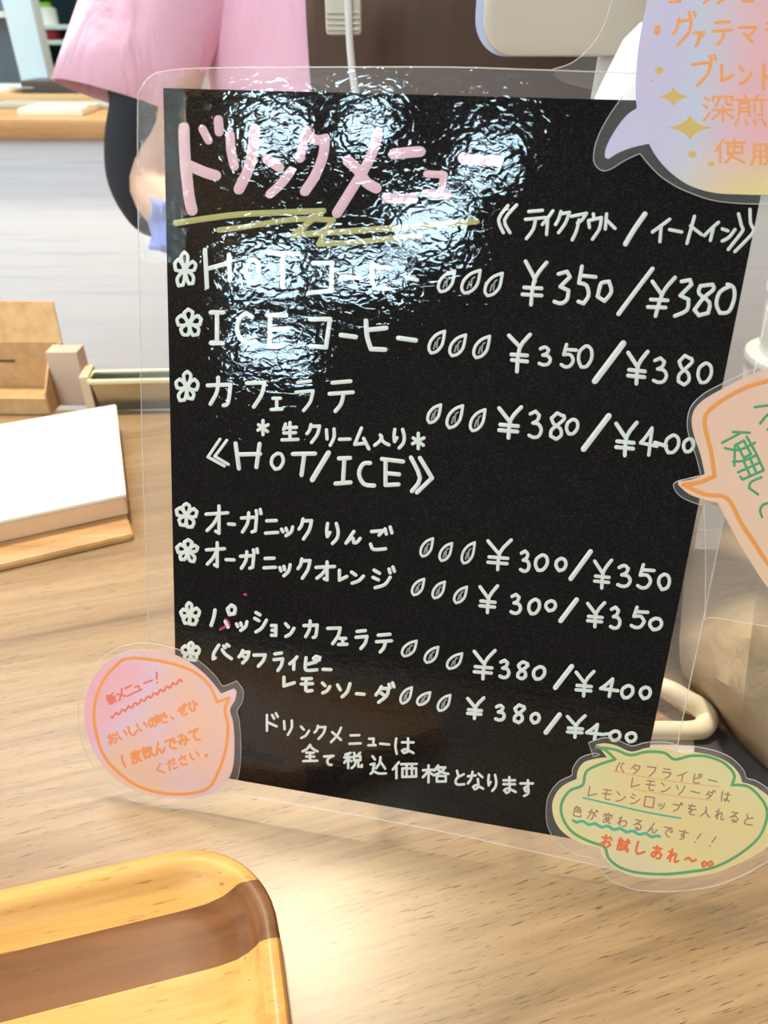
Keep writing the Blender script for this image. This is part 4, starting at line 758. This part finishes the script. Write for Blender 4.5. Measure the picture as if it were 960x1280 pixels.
# face
dark = mat('dark_hair', (.03, .022, .018), .5)
for sx_ in (-1, 1):
    b = B(); bmesh.ops.create_uvsphere(b, u_segments=12, v_segments=8, radius=.011, matrix=Matrix.Translation((sx_ * .03, -.108, 1.575))); obj('eye', b, mat('eye_dark', (.08, .05, .04), .2), person)
    b = B(); bmesh.ops.create_uvsphere(b, u_segments=12, v_segments=8, radius=.022, matrix=Matrix.Translation((sx_ * .082, -.01, 1.565)) @ Matrix.Diagonal((.4, .8, 1.3, 1))); obj('ear', b, skin, person)
b = B(); tube(b, [(0, -.118, 1.58), (0, -.132, 1.555), (0, -.12, 1.545)], [.006, .011, .009]); obj('nose', b, skin, person)
b = B(); tube(b, [(-.022, -.108, 1.522), (0, -.114, 1.52), (.022, -.108, 1.522)], [.003, .006, .003]); obj('mouth', b, mat('lip', (.55, .2, .17), .5), person)
b = B(); bmesh.ops.create_uvsphere(b, u_segments=24, v_segments=16, radius=.1, matrix=Matrix.Translation((0, .012, 1.60)) @ Matrix.Diagonal((.95, 1.12, 1.12, 1)))
bmesh.ops.delete(b, geom=[v for v in b.verts if v.co.y < -.04 and v.co.z < 1.645], context='VERTS'); obj('hair', b, dark, person)
# clothes
cl = thing('periwinkle_cloth', 'periwinkle blue cloth draped over the forearm, seen through the clear margin of the card', 'cloth', at_y(215, 290, .70))
b = B(); rows_c = []
for i in range(9):
    x = 188 + i * 14
    rows_c.append([at_y(x + 3 * math.sin(k * 1.3), 248 + 8 * k + i * 2, .715 - .008 * math.sin(k * .9 + i)) - cl.location for k in range(9)])
loft(b, rows_c, closed=False, cap=False); o_ = obj('cloth_body', b, mat('periwinkle_cotton', (.32, .38, .85), .8), cl); m_ = o_.modifiers.new('thick', 'SOLIDIFY'); m_.thickness = .002
pinkc = mat('pink_cotton', (.95, .56, .74), .85, **{'Sheen Weight': .3}); k_ = N(pinkc); k_.bump(k_.noise(k_.coord((1, 1, .6)), 14, 3, .5, 1.2), .5, .02)
blackc = mat('black_knit', (.018, .022, .03), .8); brownc = mat('brown_apron', (.085, .05, .035), .8); k_ = N(brownc); k_.bump(k_.noise(k_.coord((1, 1, .3)), 9, 2, .5, .6), .6, .02)
def ell(c, a, bb, n=36, tilt=None, a0=0, a1=360, closed=True):
    out = []
    m = n if closed else n + 1
    for i in range(m):
        t_ = R(a0 + (a1 - a0) * i / n); out.append(Vector((c[0] + a * math.cos(t_), c[1] + bb * math.sin(t_), c[2])))
    return out
def fixsolid(o, th):
    s = o.modifiers.new('thick', 'SOLIDIFY'); s.thickness = th; s.offset = 1; return o
b = B(); secs = [(.9, .20, .125), (1.0, .215, .12), (1.1, .22, .115), (1.2, .225, .118), (1.29, .215, .118), (1.35, .185, .105), (1.39, .14, .085), (1.42, .085, .07)]
loft(b, [ell((0, 0, z), a, c) for z, a, c in secs], cap=False); fixsolid(obj('shirt', b, pinkc, person), .003)
def sleeve(s_, hemc, hemx, hemn, r0, r1, n=7):
    rings = []
    for i in range(n):
        t_ = i / (n - 1); c = s_.lerp(hemc, t_); ax = Vector((1, 0, 0)).lerp(hemx, t_).normalized(); nn = (hemc - s_).normalized(); ay = nn.cross(ax).normalized(); r = r0 + (r1 - r0) * t_
        dirs = ax
        rings.append([c + dirs * math.cos(a) * r * (1.0) + ay * math.sin(a) * r * .72 for a in [2 * math.pi * k / 28 for k in range(28)]])
    return rings
h0, h1 = loc(at_y(70, 103, .80)), loc(at_y(225, 146, .80)); hc = (h0 + h1) / 2; hx = (h1 - h0).normalized(); hr = (h1 - h0).length / 2
b = B(); loft(b, sleeve(Vector((-.175, 0, 1.36)), hc, hx, None, .075, hr), cap=False); fixsolid(obj('sleeve', b, pinkc, person), .003)
b = B(); loft(b, sleeve(Vector((.175, 0, 1.36)), Vector((.25, -.04, 1.17)), Vector((.95, 0, .2)).normalized(), None, .075, .07), cap=False); fixsolid(obj('sleeve', b, pinkc, person), .003)
b = B(); rr = hr - .002
q1 = hc + Vector((0, 0, 0)); 
Pt = [hc + Vector((.015, 0, .03)), loc(at_y(172, 132, .785)), loc(at_y(166, 180, .785)), loc(at_y(170, 225, .785)), loc(at_y(190, 262, .785)), loc(at_y(204, 276, .78))]
tube(b, Pt, [.024, .026, .0265, .0275, .0265, .02], seg=20); obj('undersleeve', b, blackc, person)
b = B(); tube(b, [Vector((.235, -.03, 1.22)), Vector((.26, -.05, 1.14)), elr, Vector((.24, -.1, 1.07))], [.05, .047, .045, .042], seg=20); obj('undersleeve', b, blackc, person)
pants = mat('dark_trousers', (.03, .03, .04), .8)
for s in (-1, 1):
    b = B(); tube(b, [(s * .085, 0, .97), (s * .095, 0, .8), (s * .1, -.01, .5), (s * .1, .01, .3), (s * .1, .02, .1)], [.1, .098, .08, .075, .07], seg=18); obj('trouser_leg', b, pants, person)
    b = B(); tube(b, [(s * .1, .055, .045), (s * .1, -.02, .05), (s * .1, -.1, .04), (s * .1, -.15, .035)], [.034, .045, .043, .03], seg=14); obj('shoe', b, mat('black_shoe', (.03, .03, .03), .4), person)
# apron: front shell from the bib edge at the left to the other side
def apr(z, a, c, a0, a1): return ell((0, 0, z), a, c, 30, a0=a0, a1=a1, closed=False)
ea = lambda z: 180 + math.degrees(math.acos(max(-1, min(1, (.045 - at_y(385, 60, .72).x) / .2))))
b = B(); rows_ = [(.55, .225, .15, 195, 345), (.95, .21, .142, 200, 340), (1.0, .205, .138, ea(0), 330), (1.1, .2, .133, ea(0), 322), (1.2, .204, .134, ea(0), 318), (1.3, .205, .13, ea(0), 316)]
loft(b, [apr(*r_) for r_ in rows_], closed=False, cap=False); fixsolid(obj('apron', b, brownc, person), .003)
b = B()
for s in (-1, 1): tube(b, [(s * .11, -.117, 1.3), (s * .1, -.09, 1.38), (s * .075, -.02, 1.43), (s * .03, .06, 1.43)], [.008] * 4, seg=8)
obj('apron_strap', b, brownc, person)
# lanyard and name-tag clip
cordm = mat('white_cord', (.8, .8, .8), .5)
ld = thing('lanyard', 'white cord with a pale plastic clip hanging over the brown apron', 'lanyard', at_y(440, 60, .655))
lo_ = lambda x, y, Y=.655: at_y(x, y, Y) - ld.location
b = B(); tube(b, [lo_(428, -140, .68), lo_(431, -60), lo_(435, 0), lo_(437, 50), lo_(441, 95), lo_(447, 130), lo_(446, 170)], [.0028] * 7, seg=10); obj('cord', b, cordm, ld)
b = B(); c = lo_(429, 8, .662); box(b, c, (.027, .009, .036), bevel=.003); obj('clip', b, mat('cream_plastic', (.66, .62, .52), .4), ld)
b = B()
for i in range(4): box(b, c + Vector((0, -.0055, -.014 + i * .0035)), (.025, .002, .0014))
obj('clip_ridge', b, mat('cream_plastic_ridge', (.72, .68, .58), .4), ld)

# ================================================================== TABLET, BOTTLE, RIGHT SIDE
YT = .52
tb = thing('tablet_stand', 'beige rounded tablet on a counter stand behind the card, top centre-right', 'tablet', (at_y(690, 60, YT).x, YT, TZ))
ptx = [at_y(x, y, YT) - tb.location for x, y in ((594, -200), (610, 69), (850, 72))]
tw, th_ = .165, .24; c = Vector((ptx[1].x + tw / 2 - .004, 0, ptx[1].z + th_ / 2))
b = B(); loft(b, [[Vector((c.x + x, y_, c.z + z)) for x, z in rrect(tw - 2 * i, th_ - 2 * i, .018 - i, 8)] for i, y_ in ((.002, -.0045), (0, -.003), (0, .004), (.002, .006))]); obj('tablet_body', b, mat('beige_plastic', (.66, .60, .50), .4), tb)
b = B(); loft(b, [[Vector((c.x + x - .002, y_, c.z + z)) for x, z in rrect(tw + .004 - 2 * i, th_ + .002 - 2 * i, .02 - i, 8)] for i, y_ in ((0, .0062), (0, .010))]); obj('tablet_case', b, mat('bluish_white_case', (.62, .70, .95), .35), tb)
b = B(); tube(b, [(c.x, .02, .01), (c.x, .03, .15), (c.x, .012, .3)], [.008] * 3); box(b, (c.x, .03, .004), (.09, .08, .008), bevel=.002); obj('stand', b, mat('grey_stand', (.5, .5, .5), .4), tb)
YD = .40
q0 = at_y(797, 112, YD)
pb = thing('pump_bottle', 'tall white pump bottle with a grey collar behind the lavender bubble', 'bottle', (q0.x + .012, YD, TZ))
zsh = at_y(780, 28, YD).z - TZ; zlo = q0.z - TZ
b = B(); lathe(b, [(.001, 0), (.037, 0), (.039, .004), (.039, zlo - .05), (.036, zlo - .02), (.03, zlo), (.022, zlo + .02), (.0155, zsh), (.001, zsh)], seg=32); obj('bottle_body', b, mat('white_hdpe', (.82, .84, .86), .4), pb)
b = B(); lathe(b, [(.014, zsh), (.0145, zsh + .012), (.001, zsh + .012)], seg=20); obj('collar', b, mat('grey_blue_collar', (.33, .42, .5), .4), pb)
b = B(); tube(b, [(0, 0, zsh + .012), (0, 0, zsh + .05), (0, 0, zsh + .06)], [.009, .009, .013]); tube(b, [(0, 0, zsh + .055), (-.03, -.01, zsh + .056), (-.04, -.013, zsh + .05)], [.006, .005, .004]); obj('pump', b, mat('white_pump', (.85, .88, .9), .3), pb)

# white lidded tubs seen beside the card's right edge
q0 = at_z(985, 520, TZ); 
for i, (dx, dz, m_) in enumerate(((0, 0, (.80, .78, .72)), (.002, .0622, (.74, .78, .80)))):
    o = thing('plastic_tub', ('lower cream plastic tub beside the right edge of the card' if i == 0 else 'upper pale grey plastic tub stacked on the cream tub'), 'tub', (q0.x + dx, q0.y, TZ + dz))
    b = B(); lathe(b, [(.001, 0), (.045, 0), (.052, .052), (.051, .054), (.001, .054)], seg=32); obj('tub_body', b, mat('tub_plastic', m_, .3), o)
    b = B(); lathe(b, [(.001, .0541), (.054, .0541), (.055, .057), (.054, .061), (.048, .062), (.001, .0618)], seg=32); obj('lid', b, mat('tub_lid', (.80, .82, .80), .25), o)
o = thing('yellow_ribbon', 'pale yellow curled ribbon lying in front of the cream tub', 'ribbon'); 
b = B(); pz = [at_z(x, y, TZ + h) for x, y, h in ((930, 560, .003), (938, 572, .02), (956, 585, .012), (985, 600, .003))]; tube(b, pz, .003); obj('ribbon_strand', b, mat('yellow_ribbon', (.8, .7, .35), .4), o)

# cream tube handle lying behind the card
hd = thing('tube_handle', 'thick cream tube handle curling beside the lower right edge of the card', 'handle', at_z(850, 880, TZ))
hl = lambda x, y, h: at_z(x, y, TZ + h) - hd.location
b = B(); tube(b, [hl(790, 856, .006), hl(815, 855, .010), hl(838, 862, .014), hl(858, 874, .013), hl(874, 884, .011), hl(884, 897, .009), hl(878, 910, .008), hl(862, 913, .0075), hl(835, 913, .007), hl(780, 913, .007)], [.005, .005, .005, .0052, .0056, .0056, .0054, .005, .005, .005], seg=16); obj('tube', b, mat('cream_rubber', (.80, .73, .56), .45), hd)
b = B(); prism(b, [hl(x, y, .0035) for x, y in ((790, 900), (878, 902), (884, 948), (790, 948))], .0002, .0035, .0004); obj('base_plate', b, mat('pale_grey_plate', (.62, .58, .53), .5), hd)
# grey-white strip and dark triangle: folded pad
pad = thing('black_pad', 'dark grey pad poking out under the kraft bag beside the card', 'pad', at_z(900, 930, TZ))
pl = [at_z(x, y, TZ + .004) - pad.location for x, y in ((868, 900), (895, 905), (985, 985), (930, 1000), (868, 960))]
b = B(); prism(b, pl, 0.0002, .004, .0004); obj('pad_body', b, mat('charcoal_felt', (.07, .065, .07), .8), pad)
# kraft paper bag lying at the right
bg = thing('kraft_bag', 'creased tan paper bag at the right edge behind the card', 'bag', at_z(960, 850, TZ))
bl = lambda x, y, h: at_z(x, y, TZ + h) - bg.location
kp = mat('tan_kraft_paper', (.44, .34, .225), .75); k_ = N(kp); k_.bump(k_.noise(k_.coord(), 30, 3, .6, 1), .4, .006)
b = B()
ctl = [[(856, 842, .003), (893, 885, .006), (928, 928, .006), (990, 985, .008), (1080, 1010, .008)], [(853, 825, .012), (896, 846, .045), (930, 866, .055), (985, 890, .035), (1085, 900, .03)],
       [(852, 800, .03), (900, 792, .055), (938, 800, .075), (990, 818, .05), (1090, 830, .04)], [(856, 740, .03), (905, 735, .05), (945, 742, .06), (995, 755, .05), (1095, 770, .04)], [(862, 660, .02), (905, 650, .03), (950, 650, .03), (1010, 655, .03), (1100, 660, .02)], [(866, 610, .003), (905, 600, .003), (950, 600, .003), (1010, 605, .003), (1100, 610, .003)]]
vv = [[b.verts.new(bl(*p)) for p in r_] for r_ in ctl]
for r1, r2 in zip(vv, vv[1:]):
    for i in range(4): b.faces.new((r1[i], r1[i + 1], r2[i + 1], r2[i]))
bmesh.ops.subdivide_edges(b, edges=b.edges, cuts=2, use_grid_fill=True, smooth=.6)
o = fixsolid(obj('bag_skin', b, kp, bg), .0015)
# small wire easel that carries the card from behind
es = thing('wire_easel', 'thin wire stand hidden behind the menu card', 'stand')
b = B()
cb_ = (onboard(420, 1010) + onboard(620, 1045)) / 2
for x, y in ((430, 640), (610, 660)):
    top = onboard(x, y, -.003); ft = Vector((top.x - _n.x * .0, top.y + .03, TZ + .002)); lowp = onboard(x, y + 320, -.003)
    tube(b, [top, (top + ft) / 2 + Vector((0, .004, 0)), ft], .0015, seg=8)
    tube(b, [top, onboard(x, y + 150, -.003)], .0015, seg=8, n=2)
tube(b, [Vector((onboard(430, 640, -.003).x, onboard(430, 640, -.003).y + .03, TZ + .002)), Vector((onboard(610, 660, -.003).x, onboard(610, 660, -.003).y + .03, TZ + .002))], .0015, seg=8)
obj('stand_wire', b, mat('steel_wire', (.5, .5, .5), .3, 1), es)
